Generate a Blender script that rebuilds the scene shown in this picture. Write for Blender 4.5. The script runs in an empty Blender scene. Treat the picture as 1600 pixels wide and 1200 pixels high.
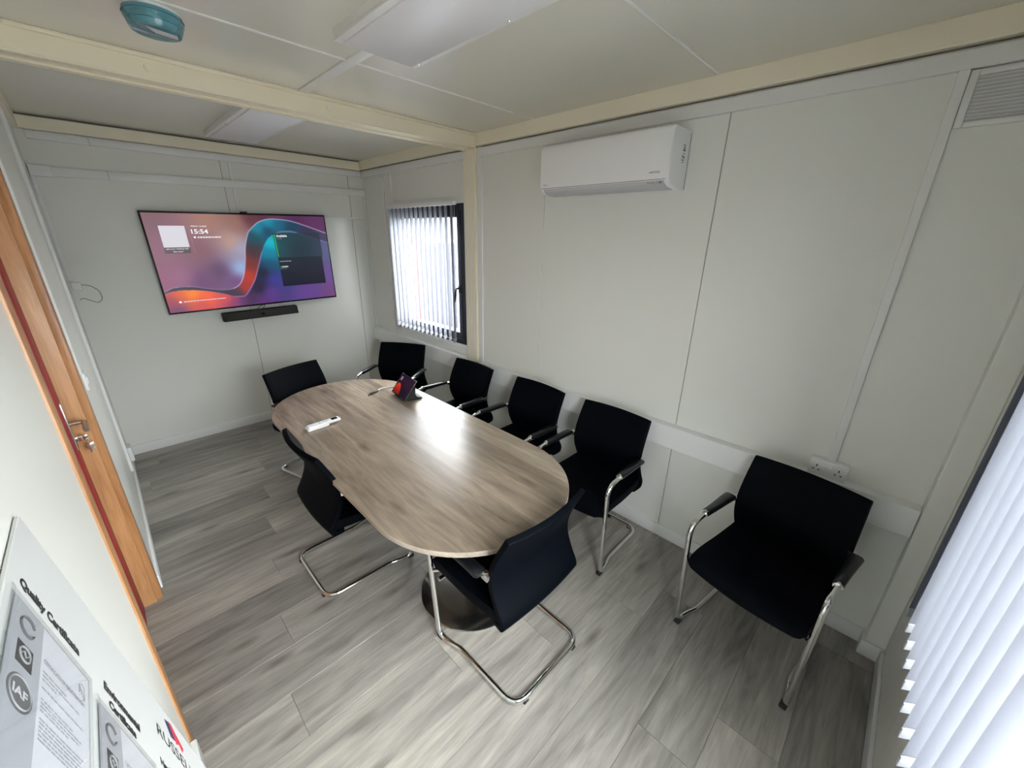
import bpy, bmesh, math, random
import numpy as np
from mathutils import Vector, Matrix

# ------------------------------------------------------------------ camera
scene = bpy.context.scene
COL = scene.collection
EXPO = 0.0
cam_data = bpy.data.cameras.new('camera')
cam = bpy.data.objects.new('camera', cam_data)
COL.objects.link(cam)
cam_data.sensor_fit = 'HORIZONTAL'
cam_data.sensor_width = 36.0
cam_data.lens = 621.82 / 1600 * 36
cam_data.clip_start = 0.02
cr = Vector((0.70397202, -0.71002607, 0.01692254))
cd = Vector((-0.23664095, -0.25695547, -0.93700317))
cf = Vector((0.66964502, 0.65561945, -0.34891071))
cam.matrix_world = Matrix(((cr.x, -cd.x, -cf.x, 0), (cr.y, -cd.y, -cf.y, 0), (cr.z, -cd.z, -cf.z, 1.9), (0, 0, 0, 1)))
scene.camera = cam

# ------------------------------------------------------------------ light and exposure
world = bpy.data.worlds.new('overcast_sky')
scene.world = world
world.use_nodes = True
wbg = world.node_tree.nodes['Background']
wbg.inputs[0].default_value = (0.965, 0.98, 1.0, 1)
wbg.inputs[1].default_value = 34.5
vs = scene.view_settings
vs.view_transform = 'Standard'
vs.look = 'None'
vs.gamma = 1.0
vs.exposure = EXPO
vs.use_curve_mapping = False
scene.cycles.diffuse_bounces = 6
scene.cycles.glossy_bounces = 4
scene.cycles.max_bounces = 10
scene.cycles.transparent_max_bounces = 12
scene.cycles.adaptive_threshold = 0.02
scene.cycles.sample_clamp_indirect = 6.0

def portal(name, loc, rot, sx, sy):
    l = bpy.data.lights.new(name, 'AREA')
    l.shape = 'RECTANGLE'; l.size = sx; l.size_y = sy
    l.cycles.is_portal = True
    o = bpy.data.objects.new(name, l)
    o.location = loc; o.rotation_euler = rot
    COL.objects.link(o)
portal('window_portal', (2.40, 3.43, 1.54), (0, math.radians(90), 0), 1.22, 1.2)
portal('near_window_portal', (0.83, -0.44, 1.44), (math.radians(90), 0, 0), 1.58, 1.48)

# ------------------------------------------------------------------ helpers
def lin(c):
    return tuple(((v / 255) / 12.92 if v / 255 <= 0.04045 else ((v / 255 + 0.055) / 1.055) ** 2.4) for v in c)

def newmat(name):
    m = bpy.data.materials.new(name)
    m.use_nodes = True
    nt = m.node_tree
    return m, nt, nt.nodes['Principled BSDF']

def pm(name, col, rough=0.5, metal=0.0, spec=0.5, bump=0.0, bscale=200.0, var=0.0, vscale=3.0, coat=0.0):
    m, nt, b = newmat(name)
    b.inputs['Base Color'].default_value = (*col, 1)
    b.inputs['Roughness'].default_value = rough
    b.inputs['Metallic'].default_value = metal
    b.inputs['Specular IOR Level'].default_value = spec
    b.inputs['Coat Weight'].default_value = coat
    tc = nt.nodes.new('ShaderNodeTexCoord')
    if bump > 0:
        n = nt.nodes.new('ShaderNodeTexNoise'); n.inputs['Scale'].default_value = bscale; n.inputs['Detail'].default_value = 2
        bp = nt.nodes.new('ShaderNodeBump'); bp.inputs['Strength'].default_value = bump; bp.inputs['Distance'].default_value = 0.002
        nt.links.new(tc.outputs['Object'], n.inputs['Vector'])
        nt.links.new(n.outputs['Fac'], bp.inputs['Height'])
        nt.links.new(bp.outputs['Normal'], b.inputs['Normal'])
    if var > 0:
        n = nt.nodes.new('ShaderNodeTexNoise'); n.inputs['Scale'].default_value = vscale; n.inputs['Detail'].default_value = 4
        mx = nt.nodes.new('ShaderNodeMix'); mx.data_type = 'RGBA'
        mx.inputs[6].default_value = (*[v * (1 - var) for v in col], 1)
        mx.inputs[7].default_value = (*[min(1, v * (1 + var)) for v in col], 1)
        nt.links.new(tc.outputs['Object'], n.inputs['Vector'])
        nt.links.new(n.outputs['Fac'], mx.inputs[0])
        nt.links.new(mx.outputs[2], b.inputs['Base Color'])
    return m

def wood(name, dark, mid, light, axis, rough, gscale=1.0, rand=True, knots=True, coat=0.0, bump=0.15, spec=0.5, boards=0.0, across=26.0, grainw=0.45):
    """long grain along axis 0 (x) or 1 (y) or 2 (z)"""
    m, nt, b = newmat(name)
    N, L = nt.nodes, nt.links
    tc = N.new('ShaderNodeTexCoord')
    vec = tc.outputs['Object']
    if rand:
        oi = N.new('ShaderNodeObjectInfo')
        mul = N.new('ShaderNodeVectorMath'); mul.operation = 'SCALE'
        cmb = N.new('ShaderNodeCombineXYZ')
        for k, f in enumerate((13.0, 29.0, 7.0)):
            mm = N.new('ShaderNodeMath'); mm.operation = 'MULTIPLY'; mm.inputs[1].default_value = f
            L.new(oi.outputs['Random'], mm.inputs[0]); L.new(mm.outputs[0], cmb.inputs[k])
        add = N.new('ShaderNodeVectorMath'); add.operation = 'ADD'
        L.new(vec, add.inputs[0]); L.new(cmb.outputs[0], add.inputs[1])
        vec = add.outputs[0]
    def noise(sc, detail, rg, dist=0.0):
        mp = N.new('ShaderNodeMapping')
        mp.inputs['Scale'].default_value = sc
        n = N.new('ShaderNodeTexNoise'); n.inputs['Scale'].default_value = 1.0
        n.inputs['Detail'].default_value = detail; n.inputs['Roughness'].default_value = rg; n.inputs['Distortion'].default_value = dist
        L.new(vec, mp.inputs['Vector']); L.new(mp.outputs[0], n.inputs['Vector'])
        return n.outputs['Fac']
    def sc(along, across):
        v = [across * gscale] * 3; v[axis] = along * gscale
        return v
    big = noise(sc(1.0, 6.0), 4, 0.58, 1.3)
    grain = noise(sc(2.1, across), 6, 0.60, 1.1)
    fine = noise(sc(7.0, 120.0), 3, 0.6, 0.4)
    r1 = N.new('ShaderNodeValToRGB')
    r1.color_ramp.elements[0].position = 0.28; r1.color_ramp.elements[0].color = (*dark, 1)
    r1.color_ramp.elements[1].position = 0.72; r1.color_ramp.elements[1].color = (*light, 1)
    e = r1.color_ramp.elements.new(0.5); e.color = (*mid, 1)
    mixf = N.new('ShaderNodeMath'); mixf.operation = 'MULTIPLY_ADD'
    mixf.inputs[1].default_value = grainw
    L.new(grain, mixf.inputs[0])
    half = N.new('ShaderNodeMath'); half.operation = 'MULTIPLY'; half.inputs[1].default_value = 1 - grainw
    L.new(big, half.inputs[0]); L.new(half.outputs[0], mixf.inputs[2])
    fac = mixf.outputs[0]
    if rand:
        ad = N.new('ShaderNodeMath'); ad.operation = 'MULTIPLY_ADD'; ad.inputs[1].default_value = 0.16
        sub = N.new('ShaderNodeMath'); sub.operation = 'SUBTRACT'; sub.inputs[1].default_value = 0.5
        L.new(oi.outputs['Random'], sub.inputs[0]); L.new(sub.outputs[0], ad.inputs[0]); L.new(fac, ad.inputs[2])
        fac = ad.outputs[0]
    if boards > 0:
        # printed boards of unequal tone, long joints along the grain axis
        sx = N.new('ShaderNodeSeparateXYZ'); L.new(tc.outputs['Object'], sx.inputs[0])
        dv = N.new('ShaderNodeMath'); dv.operation = 'DIVIDE'; dv.inputs[1].default_value = boards
        L.new(sx.outputs[1 - axis], dv.inputs[0])
        fl = N.new('ShaderNodeMath'); fl.operation = 'FLOOR'; L.new(dv.outputs[0], fl.inputs[0])
        wn = N.new('ShaderNodeTexWhiteNoise'); wn.noise_dimensions = '1D'; L.new(fl.outputs[0], wn.inputs['W'])
        ad = N.new('ShaderNodeMath'); ad.operation = 'MULTIPLY_ADD'; ad.inputs[1].default_value = 0.20
        sub = N.new('ShaderNodeMath'); sub.operation = 'SUBTRACT'; sub.inputs[1].default_value = 0.5
        L.new(wn.outputs['Value'], sub.inputs[0]); L.new(sub.outputs[0], ad.inputs[0]); L.new(fac, ad.inputs[2])
        fac = ad.outputs[0]
    L.new(fac, r1.inputs['Fac'])
    col = r1.outputs['Color']
    # fine dark pores
    r2 = N.new('ShaderNodeValToRGB')
    r2.color_ramp.elements[0].position = 0.30; r2.color_ramp.elements[0].color = (0.82, 0.81, 0.80, 1)
    r2.color_ramp.elements[1].position = 0.46; r2.color_ramp.elements[1].color = (1, 1, 1, 1)
    L.new(fine, r2.inputs['Fac'])
    mx = N.new('ShaderNodeMix'); mx.data_type = 'RGBA'; mx.blend_type = 'MULTIPLY'; mx.inputs[0].default_value = 1.0
    L.new(col, mx.inputs[6]); L.new(r2.outputs['Color'], mx.inputs[7])
    col = mx.outputs[2]
    if knots:
        mp = N.new('ShaderNodeMapping'); mp.inputs['Scale'].default_value = sc(2.2, 7.0)
        vo = N.new('ShaderNodeTexVoronoi'); vo.inputs['Scale'].default_value = 1.0; vo.inputs['Randomness'].default_value = 1.0
        L.new(vec, mp.inputs['Vector']); L.new(mp.outputs[0], vo.inputs['Vector'])
        r3 = N.new('ShaderNodeValToRGB')
        r3.color_ramp.elements[0].position = 0.03; r3.color_ramp.elements[0].color = (0.42, 0.38, 0.35, 1)
        r3.color_ramp.elements[1].position = 0.20; r3.color_ramp.elements[1].color = (1, 1, 1, 1)
        L.new(vo.outputs['Distance'], r3.inputs['Fac'])
        m2 = N.new('ShaderNodeMix'); m2.data_type = 'RGBA'; m2.blend_type = 'MULTIPLY'; m2.inputs[0].default_value = 0.75
        L.new(col, m2.inputs[6]); L.new(r3.outputs['Color'], m2.inputs[7])
        col = m2.outputs[2]
    L.new(col, b.inputs['Base Color'])
    b.inputs['Roughness'].default_value = rough
    b.inputs['Specular IOR Level'].default_value = spec
    b.inputs['Coat Weight'].default_value = coat
    b.inputs['Coat Roughness'].default_value = 0.25
    bp = N.new('ShaderNodeBump'); bp.inputs['Strength'].default_value = bump; bp.inputs['Distance'].default_value = 0.001
    L.new(grain, bp.inputs['Height']); L.new(bp.outputs['Normal'], b.inputs['Normal'])
    return m

def emit(name, col, strength=None):
    m = bpy.data.materials.new(name); m.use_nodes = True
    nt = m.node_tree; nt.nodes.clear()
    o = nt.nodes.new('ShaderNodeOutputMaterial'); e = nt.nodes.new('ShaderNodeEmission')
    e.inputs[0].default_value = (*col, 1); e.inputs[1].default_value = (2 ** -EXPO if strength is None else strength)
    nt.links.new(e.outputs[0], o.inputs[0])
    return m

def clear(name, tint, rough=0.02, ior=1.45, body=0.0, bodycol=(1, 1, 1)):
    """thin clear sheet: tinted see-through with a mirror-like skin and a little milky body"""
    m = bpy.data.materials.new(name); m.use_nodes = True
    nt = m.node_tree; nt.nodes.clear()
    o = nt.nodes.new('ShaderNodeOutputMaterial')
    t = nt.nodes.new('ShaderNodeBsdfTransparent'); t.inputs[0].default_value = (*tint, 1)
    g = nt.nodes.new('ShaderNodeBsdfGlossy'); g.inputs['Roughness'].default_value = rough
    f = nt.nodes.new('ShaderNodeFresnel'); f.inputs['IOR'].default_value = ior
    mx = nt.nodes.new('ShaderNodeMixShader')
    src = t.outputs[0]
    if body > 0:
        d = nt.nodes.new('ShaderNodeBsdfDiffuse'); d.inputs[0].default_value = (*bodycol, 1)
        m0 = nt.nodes.new('ShaderNodeMixShader'); m0.inputs[0].default_value = body
        nt.links.new(t.outputs[0], m0.inputs[1]); nt.links.new(d.outputs[0], m0.inputs[2]); src = m0.outputs[0]
    ge = nt.nodes.new('ShaderNodeNewGeometry')
    inv = nt.nodes.new('ShaderNodeMath'); inv.operation = 'SUBTRACT'; inv.inputs[0].default_value = 1.0
    mul = nt.nodes.new('ShaderNodeMath'); mul.operation = 'MULTIPLY'
    nt.links.new(ge.outputs['Backfacing'], inv.inputs[1]); nt.links.new(f.outputs[0], mul.inputs[0]); nt.links.new(inv.outputs[0], mul.inputs[1])
    nt.links.new(mul.outputs[0], mx.inputs[0]); nt.links.new(src, mx.inputs[1]); nt.links.new(g.outputs[0], mx.inputs[2])
    nt.links.new(mx.outputs[0], o.inputs[0])
    return m

def fabric(name, col, trans):
    m = bpy.data.materials.new(name); m.use_nodes = True
    nt = m.node_tree; nt.nodes.clear()
    o = nt.nodes.new('ShaderNodeOutputMaterial')
    d = nt.nodes.new('ShaderNodeBsdfDiffuse'); d.inputs[0].default_value = (*col, 1)
    t = nt.nodes.new('ShaderNodeBsdfTranslucent'); t.inputs[0].default_value = (*col, 1)
    mx = nt.nodes.new('ShaderNodeMixShader'); mx.inputs[0].default_value = trans
    tc = nt.nodes.new('ShaderNodeTexCoord'); w = nt.nodes.new('ShaderNodeTexNoise'); w.inputs['Scale'].default_value = 900
    bp = nt.nodes.new('ShaderNodeBump'); bp.inputs['Strength'].default_value = 0.1; bp.inputs['Distance'].default_value = 0.0005
    nt.links.new(tc.outputs['Object'], w.inputs['Vector']); nt.links.new(w.outputs['Fac'], bp.inputs['Height'])
    nt.links.new(bp.outputs['Normal'], d.inputs['Normal'])
    nt.links.new(d.outputs[0], mx.inputs[1]); nt.links.new(t.outputs[0], mx.inputs[2]); nt.links.new(mx.outputs[0], o.inputs[0])
    return m

def box(bm, lo, hi, bev=0.0, seg=2):
    x0, y0, z0 = lo; x1, y1, z1 = hi
    v = [bm.verts.new(p) for p in ((x0, y0, z0), (x1, y0, z0), (x1, y1, z0), (x0, y1, z0), (x0, y0, z1), (x1, y0, z1), (x1, y1, z1), (x0, y1, z1))]
    fs = [bm.faces.new([v[i] for i in q]) for q in ((0, 3, 2, 1), (4, 5, 6, 7), (0, 1, 5, 4), (1, 2, 6, 5), (2, 3, 7, 6), (3, 0, 4, 7))]
    if bev > 0:
        es = list({e for f in fs for e in f.edges})
        bmesh.ops.bevel(bm, geom=es, offset=bev, segments=seg, affect='EDGES', profile=0.5)
    return bm

def prism(bm, poly, axis, a, b, bev=0.0, seg=2):
    """poly of 2-D points in the two other axes (in x,y,z order), run from a to b along axis"""
    def P(p, t):
        q = list(p); q.insert(axis, t); return q
    v0 = [bm.verts.new(P(p, a)) for p in poly]; v1 = [bm.verts.new(P(p, b)) for p in poly]
    n = len(poly)
    fs = [bm.faces.new(v0), bm.faces.new(v1[::-1])]
    for i in range(n):
        j = (i + 1) % n
        fs.append(bm.faces.new((v0[j], v0[i], v1[i], v1[j])))
    bmesh.ops.recalc_face_normals(bm, faces=fs)
    if bev > 0:
        es = list({e for f in fs for e in f.edges})
        bmesh.ops.bevel(bm, geom=es, offset=bev, segments=seg, affect='EDGES', profile=0.5)
    return bm

def fillet(pts, r, n=6):
    pts = [Vector(p) for p in pts]
    rs = r if isinstance(r, (list, tuple)) else [r] * len(pts)
    out = [pts[0]]
    for i in range(1, len(pts) - 1):
        a, p, b = pts[i - 1], pts[i], pts[i + 1]
        u = (a - p).normalized(); w = (b - p).normalized()
        d = min(rs[i], (a - p).length * 0.49, (b - p).length * 0.49)
        if d < 1e-5:
            out.append(p); continue
        s, e = p + u * d, p + w * d
        for k in range(n + 1):
            t = k / n
            out.append(s * (1 - t) ** 2 + p * 2 * t * (1 - t) + e * t ** 2)
    out.append(pts[-1])
    return out

def tube(bm, pts, r, n=10, caps=True):
    pts = [Vector(p) for p in pts]
    rings = []
    t0 = (pts[1] - pts[0]).normalized()
    up = Vector((0, 0, 1)) if abs(t0.z) < 0.9 else Vector((1, 0, 0))
    nrm = (up - t0 * up.dot(t0)).normalized()
    for i, p in enumerate(pts):
        if i == 0: t = (pts[1] - pts[0])
        elif i == len(pts) - 1: t = (pts[-1] - pts[-2])
        else: t = (pts[i + 1] - pts[i]).normalized() + (pts[i] - pts[i - 1]).normalized()
        t = t.normalized()
        nrm = (nrm - t * nrm.dot(t)).normalized()
        bn = t.cross(nrm)
        rr = r[i] if isinstance(r, (list, tuple)) else r
        rings.append([bm.verts.new(p + (nrm * math.cos(2 * math.pi * k / n) + bn * math.sin(2 * math.pi * k / n)) * rr) for k in range(n)])
    for a, b in zip(rings, rings[1:]):
        for k in range(n):
            j = (k + 1) % n
            bm.faces.new((a[k], a[j], b[j], b[k]))
    if caps:
        bm.faces.new(rings[0][::-1]); bm.faces.new(rings[-1])
    return bm

def lathe(bm, prof, c=(0, 0, 0), n=32, axis=2, flip=1):
    c = Vector(c)
    rings = []
    for r, h in prof:
        ring = []
        for k in range(n):
            a = 2 * math.pi * k / n
            q = [math.cos(a) * r, math.sin(a) * r]; q.insert(axis, h * flip)
            ring.append(bm.verts.new(c + Vector(q)))
        rings.append(ring)
    fs = []
    for a, b in zip(rings, rings[1:]):
        for k in range(n):
            j = (k + 1) % n
            fs.append(bm.faces.new((a[k], a[j], b[j], b[k])))
    fs.append(bm.faces.new(rings[0][::-1])); fs.append(bm.faces.new(rings[-1]))
    bmesh.ops.recalc_face_normals(bm, faces=fs)
    return bm

def B():
    return bmesh.new()

def obj(name, bm, mat, parent=None, smooth=35, loc=None, rot=None, mw=None):
    me = bpy.data.meshes.new(name)
    bm.to_mesh(me); bm.free()
    me.materials.append(mat)
    if smooth:
        me.polygons.foreach_set('use_smooth', [True] * len(me.polygons))
        me.set_sharp_from_angle(angle=math.radians(smooth))
    o = bpy.data.objects.new(name, me)
    COL.objects.link(o)
    if parent is not None: o.parent = parent
    if loc is not None: o.location = loc
    if rot is not None: o.rotation_euler = rot
    if mw is not None: o.matrix_world = mw
    return o

def inst(src, parent=None, loc=None):
    o = src.copy(); COL.objects.link(o)
    if parent is not None: o.parent = parent
    if loc is not None: o.location = loc
    return o

def tag(o, label, cat, group=None, kind=None):
    o['label'] = label; o['category'] = cat
    if group: o['group'] = group
    if kind: o['kind'] = kind
    return o

def empty(name, loc=(0, 0, 0), rz=0.0, mw=None):
    o = bpy.data.objects.new(name, None)
    COL.objects.link(o)
    o.empty_display_size = 0.1
    if mw is not None: o.matrix_world = mw
    else:
        o.location = loc; o.rotation_euler = (0, 0, rz)
    return o

def struct(name, bm, mat, label, cat, smooth=0):
    return tag(obj(name, bm, mat, smooth=smooth), label, cat, kind='structure')

def text(name, body, mat, parent, x, y, w, h=None, M=None, bold=0.0, z=0.0, ex=0.0003, align='L'):
    """flat lettering: lower left at x,y in the local plane, fitted to width w (and cap height h)"""
    cu = bpy.data.curves.new(name, 'FONT'); cu.body = body; cu.size = 1.0; cu.extrude = 0; cu.offset = bold
    cu.resolution_u = 3
    t = bpy.data.objects.new(name, cu); COL.objects.link(t)
    dg = bpy.context.evaluated_depsgraph_get()
    me = bpy.data.meshes.new_from_object(t.evaluated_get(dg))
    bpy.data.objects.remove(t); bpy.data.curves.remove(cu)
    xs = [v.co.x for v in me.vertices]; ys = [v.co.y for v in me.vertices]
    sx = w / (max(xs) - min(xs)); sy = h / (max(ys) - min(ys)) if h else sx
    x0, y0 = min(xs), (min(ys) if h else 0.0)
    for v in me.vertices:
        v.co = Vector((x + (v.co.x - x0) * sx, y + (v.co.y - y0) * sy, z))
    if M is not None: me.transform(M)
    me.materials.clear(); me.materials.append(mat)
    o = bpy.data.objects.new(name, me); COL.objects.link(o)
    o.parent = parent
    return o

R90X = Matrix.Rotation(math.radians(90), 4, 'X')
PI = math.pi
random.seed(7)

# ------------------------------------------------------------------ materials
M = {}
M['wall'] = pm('wall_panel_paint', (0.77, 0.777, 0.735), 0.30, bump=0.05, bscale=320)
M['wallback'] = pm('joint_dark', (0.28, 0.28, 0.27), 0.7)
M['ceil'] = pm('ceiling_panel_paint', (0.71, 0.70, 0.63), 0.22, bump=0.06, bscale=120)
M['cream'] = pm('cream_steel', (0.86, 0.80, 0.64), 0.34, bump=0.06, bscale=260)
M['upvc'] = pm('white_plastic', (0.82, 0.825, 0.82), 0.35)
M['skirt'] = pm('skirting_white', (0.77, 0.775, 0.765), 0.32)
M['dark'] = pm('anthracite_frame', (0.018, 0.022, 0.030), 0.42)
M['blackplastic'] = pm('black_plastic', (0.012, 0.012, 0.014), 0.45)
M['gloss_black'] = pm('gloss_black', (0.008, 0.008, 0.010), 0.12)
M['chairfab'] = pm('chair_black_leatherette', (0.0010, 0.0018, 0.0035), 0.60, spec=0.05, bump=0.12, bscale=700)
M['chairpad'] = pm('chair_arm_pad', (0.004, 0.005, 0.007), 0.30, spec=0.4, bump=0.02, bscale=500)
M['chrome'] = pm('chrome', (0.78, 0.78, 0.77), 0.09, metal=1.0)
M['steel'] = pm('brushed_steel', (0.60, 0.59, 0.57), 0.20, metal=1.0)
M['satin'] = pm('satin_steel', (0.55, 0.52, 0.48), 0.28, metal=1.0)
M['rubber'] = pm('black_rubber', (0.01, 0.01, 0.01), 0.7)
M['acwhite'] = pm('air_conditioner_white', (0.90, 0.905, 0.92), 0.30)
M['acgrey'] = pm('grey_flap', (0.55, 0.56, 0.58), 0.4)
M['diffuser'] = pm('light_diffuser', (0.88, 0.88, 0.93), 0.28, bump=0.05, bscale=350)
M['mark'] = pm('grey_print', (0.10, 0.10, 0.11), 0.5)
M['ink'] = pm('black_print', (0.012, 0.012, 0.014), 0.5)
M['greyink'] = pm('mid_grey_print', (0.30, 0.31, 0.33), 0.5)
M['paper'] = pm('certificate_paper', (0.60, 0.605, 0.66), 0.6)
M['paperband'] = pm('certificate_grey_band', (0.36, 0.375, 0.41), 0.6)
M['board'] = pm('white_board_face', (0.60, 0.615, 0.61), 0.25)
M['redprint'] = pm('red_print', (0.45, 0.03, 0.05), 0.45)
M['navyprint'] = pm('navy_print', (0.03, 0.03, 0.08), 0.45)
M['door'] = pm('red_door_paint', (0.26, 0.004, 0.014), 0.5)
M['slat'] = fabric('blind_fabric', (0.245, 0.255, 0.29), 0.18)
M['weight'] = pm('blind_bottom_weight', (0.36, 0.37, 0.40), 0.35)
M['glass'] = clear('window_glass', (0.97, 0.985, 0.98), 0.0)
M['acrylic'] = clear('clear_acrylic', (0.98, 0.985, 0.985), 0.03, body=0.02)
M['bluecap'] = clear('blue_plastic_cap', (0.46, 0.72, 0.78), 0.08, 1.55, body=0.40, bodycol=(0.10, 0.27, 0.32))
M['oak'] = wood('oak_veneer', lin((146, 102, 66)), lin((178, 130, 86)), lin((200, 152, 106)), 2, 0.38, gscale=1.2, knots=False, rand=True)
M['plank'] = wood('grey_oak_plank', lin((98, 95, 91)), lin((143, 139, 133)), lin((180, 174, 164)), 0, 0.40, knots=True, bump=0.2, across=24.0, grainw=0.42)
M['table'] = wood('table_oak_laminate', lin((108, 95, 82)), lin((152, 136, 119)), lin((186, 171, 152)), 1, 0.26, gscale=1.0, rand=False, knots=True, bump=0.05, spec=0.62, boards=0.167, across=20.0, grainw=0.42)
M['edge'] = wood('table_edge_band', lin((120, 110, 98)), lin((160, 148, 134)), lin((190, 180, 165)), 1, 0.4, rand=False, knots=False)
M['socketdark'] = pm('socket_hole', (0.01, 0.01, 0.01), 0.6)
M['concrete'] = pm('outside_concrete', (0.36, 0.355, 0.345), 0.9, var=0.12, vscale=1.5)
M['fence'] = pm('galvanised_fence', (0.10, 0.105, 0.12), 0.55)
M['postred'] = pm('red_post_paint', (0.07, 0.008, 0.008), 0.45)
M['cabin'] = pm('added_cabin_paint', (0.45, 0.46, 0.47), 0.6)
M['container'] = pm('blue_grey_steel', (0.034, 0.037, 0.055), 0.6, var=0.1)
M['orange'] = pm('orange_paint', (0.09, 0.04, 0.006), 0.45)
M['white_emit'] = emit('screen_white', (0.95, 0.95, 0.97))
M['pale_emit'] = emit('screen_pale', (0.72, 0.70, 0.76))
M['green_emit'] = emit('screen_green', lin((70, 190, 60)))
M['grey_emit'] = emit('screen_grey', lin((150, 155, 165)))
M['cable'] = pm('grey_cable', (0.33, 0.33, 0.32), 0.5)

XR, YB, XL, YN, ZC = 2.29, 4.587, -0.167, -0.345, 2.62

# ------------------------------------------------------------------ floor
fl = struct('floor', box(B(), (XL - 0.25, YN - 0.1, -0.06), (XR + 0.12, YB + 0.12, -0.004)), M['wallback'],
            'grey wood-look plank floor of the meeting room', 'floor')
PW, PL = 0.227, 1.52
rows = []
y = 0.353 - 4 * PW
k = 0
joint = {0.126: 1.15, 0.353: 0.35, 0.58: 1.62, 0.807: 1.16, 1.034: 0.76}
plank_src = {}
def plank(x0, x1, y0, y1):
    key = (round(x1 - x0, 3), round(y1 - y0, 3))
    c = ((x0 + x1) / 2, (y0 + y1) / 2, 0)
    if key in plank_src:
        return inst(plank_src[key], fl, c)
    hx, hy = key[0] / 2 - 0.0006, key[1] / 2 - 0.0006
    bm = box(B(), (-hx, -hy, -0.004), (hx, hy, 0.0), 0.0009, 1)
    o = obj('plank', bm, M['plank'], fl, smooth=0, loc=c)
    plank_src[key] = o
    return o
X0, X1 = XL - 0.1, XR + 0.02
r = 0
while y < YB:
    y1 = min(y + PW, YB); y0 = max(y, YN)
    if y1 - y0 > 0.01:
        j = None
        for q, v in joint.items():
            if abs(q - y) < 0.02: j = v
        if j is None: j = -0.2 + ((r * 0.53) % 1.0) * PL
        xs = [X0]
        xx = j - 2 * PL
        while xx < X1 - 0.03:
            if xx > X0 + 0.03: xs.append(xx)
            xx += PL
        xs.append(X1)
        for a, b in zip(xs, xs[1:]): plank(a, b, y0, y1)
    y += PW; r += 1

# ------------------------------------------------------------------ walls
def panels(parent, axis, face, out, spans, thick=0.010, gap=0.0022):
    """spans: (a0,a1,z0,z1) in the wall plane; axis = normal axis, face = visible plane, out = direction away from the room"""
    for a0, a1, z0, z1 in spans:
        lo, hi = sorted((face, face + out * thick))
        a0 += gap; a1 -= gap
        if axis == 0: bm = box(B(), (lo, a0, z0), (hi, a1, z1), 0.0015, 1)
        else: bm = box(B(), (a0, lo, z0), (a1, hi, z1), 0.0015, 1)
        obj('panel', bm, M['wall'], parent, smooth=0)

WY0, WY1, WZ0, WZ1 = 2.825, 4.03, 0.93, 2.15         # far window opening
bm = B()
o0, o1 = XR + 0.009, XR + 0.09
box(bm, (o0, YN - 0.1, -0.05), (o1, WY0, ZC + 0.1))
box(bm, (o0, WY1, -0.05), (o1, YB + 0.1, ZC + 0.1))
box(bm, (o0, WY0, -0.05), (o1, WY1, WZ0))
box(bm, (o0, WY0, WZ1), (o1, WY1, ZC + 0.1))
wr = struct('wall_right', bm, M['wallback'], 'pale grey panelled wall carrying the air conditioner and the blind window', 'wall')
panels(wr, 0, XR, 1, [(YN, 0.826, 0, 2.53), (0.826, 1.96, 0, 2.53), (1.96, 2.70, 0, 2.53), (2.70, WY0, 0, 2.53), (WY1, YB, 0, 2.53),
                      (WY0 - 0.004, WY1 + 0.004, 0, WZ0), (WY0 - 0.004, WY1 + 0.004, WZ1, 2.53)])
bm = box(B(), (XL - 0.2, YB + 0.009, -0.05), (XR + 0.1, YB + 0.1, ZC + 0.1))
wb = struct('wall_back', bm, M['wallback'], 'pale grey panelled wall behind the television', 'wall')
panels(wb, 1, YB, 1, [(XL - 0.02, 0.985, 0, 2.53), (0.985, 2.122, 0, 2.53), (2.122, XR + 0.01, 0, 2.53)])
DY0, DY1, DZ = 1.50, 2.53, 2.12
bm = B()
i0, i1 = XL - 0.30, XL - 0.009
box(bm, (i0, YN - 0.1, -0.05), (i1, DY0, ZC + 0.1))
box(bm, (i0, DY1, -0.05), (i1, YB + 0.1, ZC + 0.1))
box(bm, (i0, DY0, DZ), (i1, DY1, ZC + 0.1))
box(bm, (i0 - 0.02, DY0 - 0.05, -0.05), (i0, DY1 + 0.05, DZ + 0.05))
wl = struct('wall_left', bm, M['wallback'], 'pale glossy panelled wall with the oak framed door', 'wall')
panels(wl, 0, XL, -1, [(YN, DY0, 0, 2.53), (DY1, 3.40, 0, 2.53), (3.40, YB, 0, 2.53), (DY0 - 0.004, DY1 + 0.004, DZ, 2.53)])
NX0, NX1, NZ0, NZ1 = 0.06, 1.60, 0.72, 2.16          # near window opening; unseen left part kept clear of the blind for extra daylight
bm = B()
n0, n1 = YN - 0.09, YN - 0.009
box(bm, (XL - 0.2, n0, -0.05), (NX0, n1, ZC + 0.1))
box(bm, (NX1, n0, -0.05), (XR + 0.1, n1, ZC + 0.1))
box(bm, (NX0, n0, -0.05), (NX1, n1, NZ0))
box(bm, (NX0, n0, NZ1), (NX1, n1, ZC + 0.1))
wn_ = struct('wall_near', bm, M['wallback'], 'pale panelled wall holding the bright blind window at the right edge', 'wall')
panels(wn_, 1, YN, -1, [(XL, NX0, 0, 2.53), (NX1, XR, 0, 2.53), (NX0 - 0.004, NX1 + 0.004, 0, NZ0), (NX0 - 0.004, NX1 + 0.004, NZ1, 2.53)])

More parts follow.
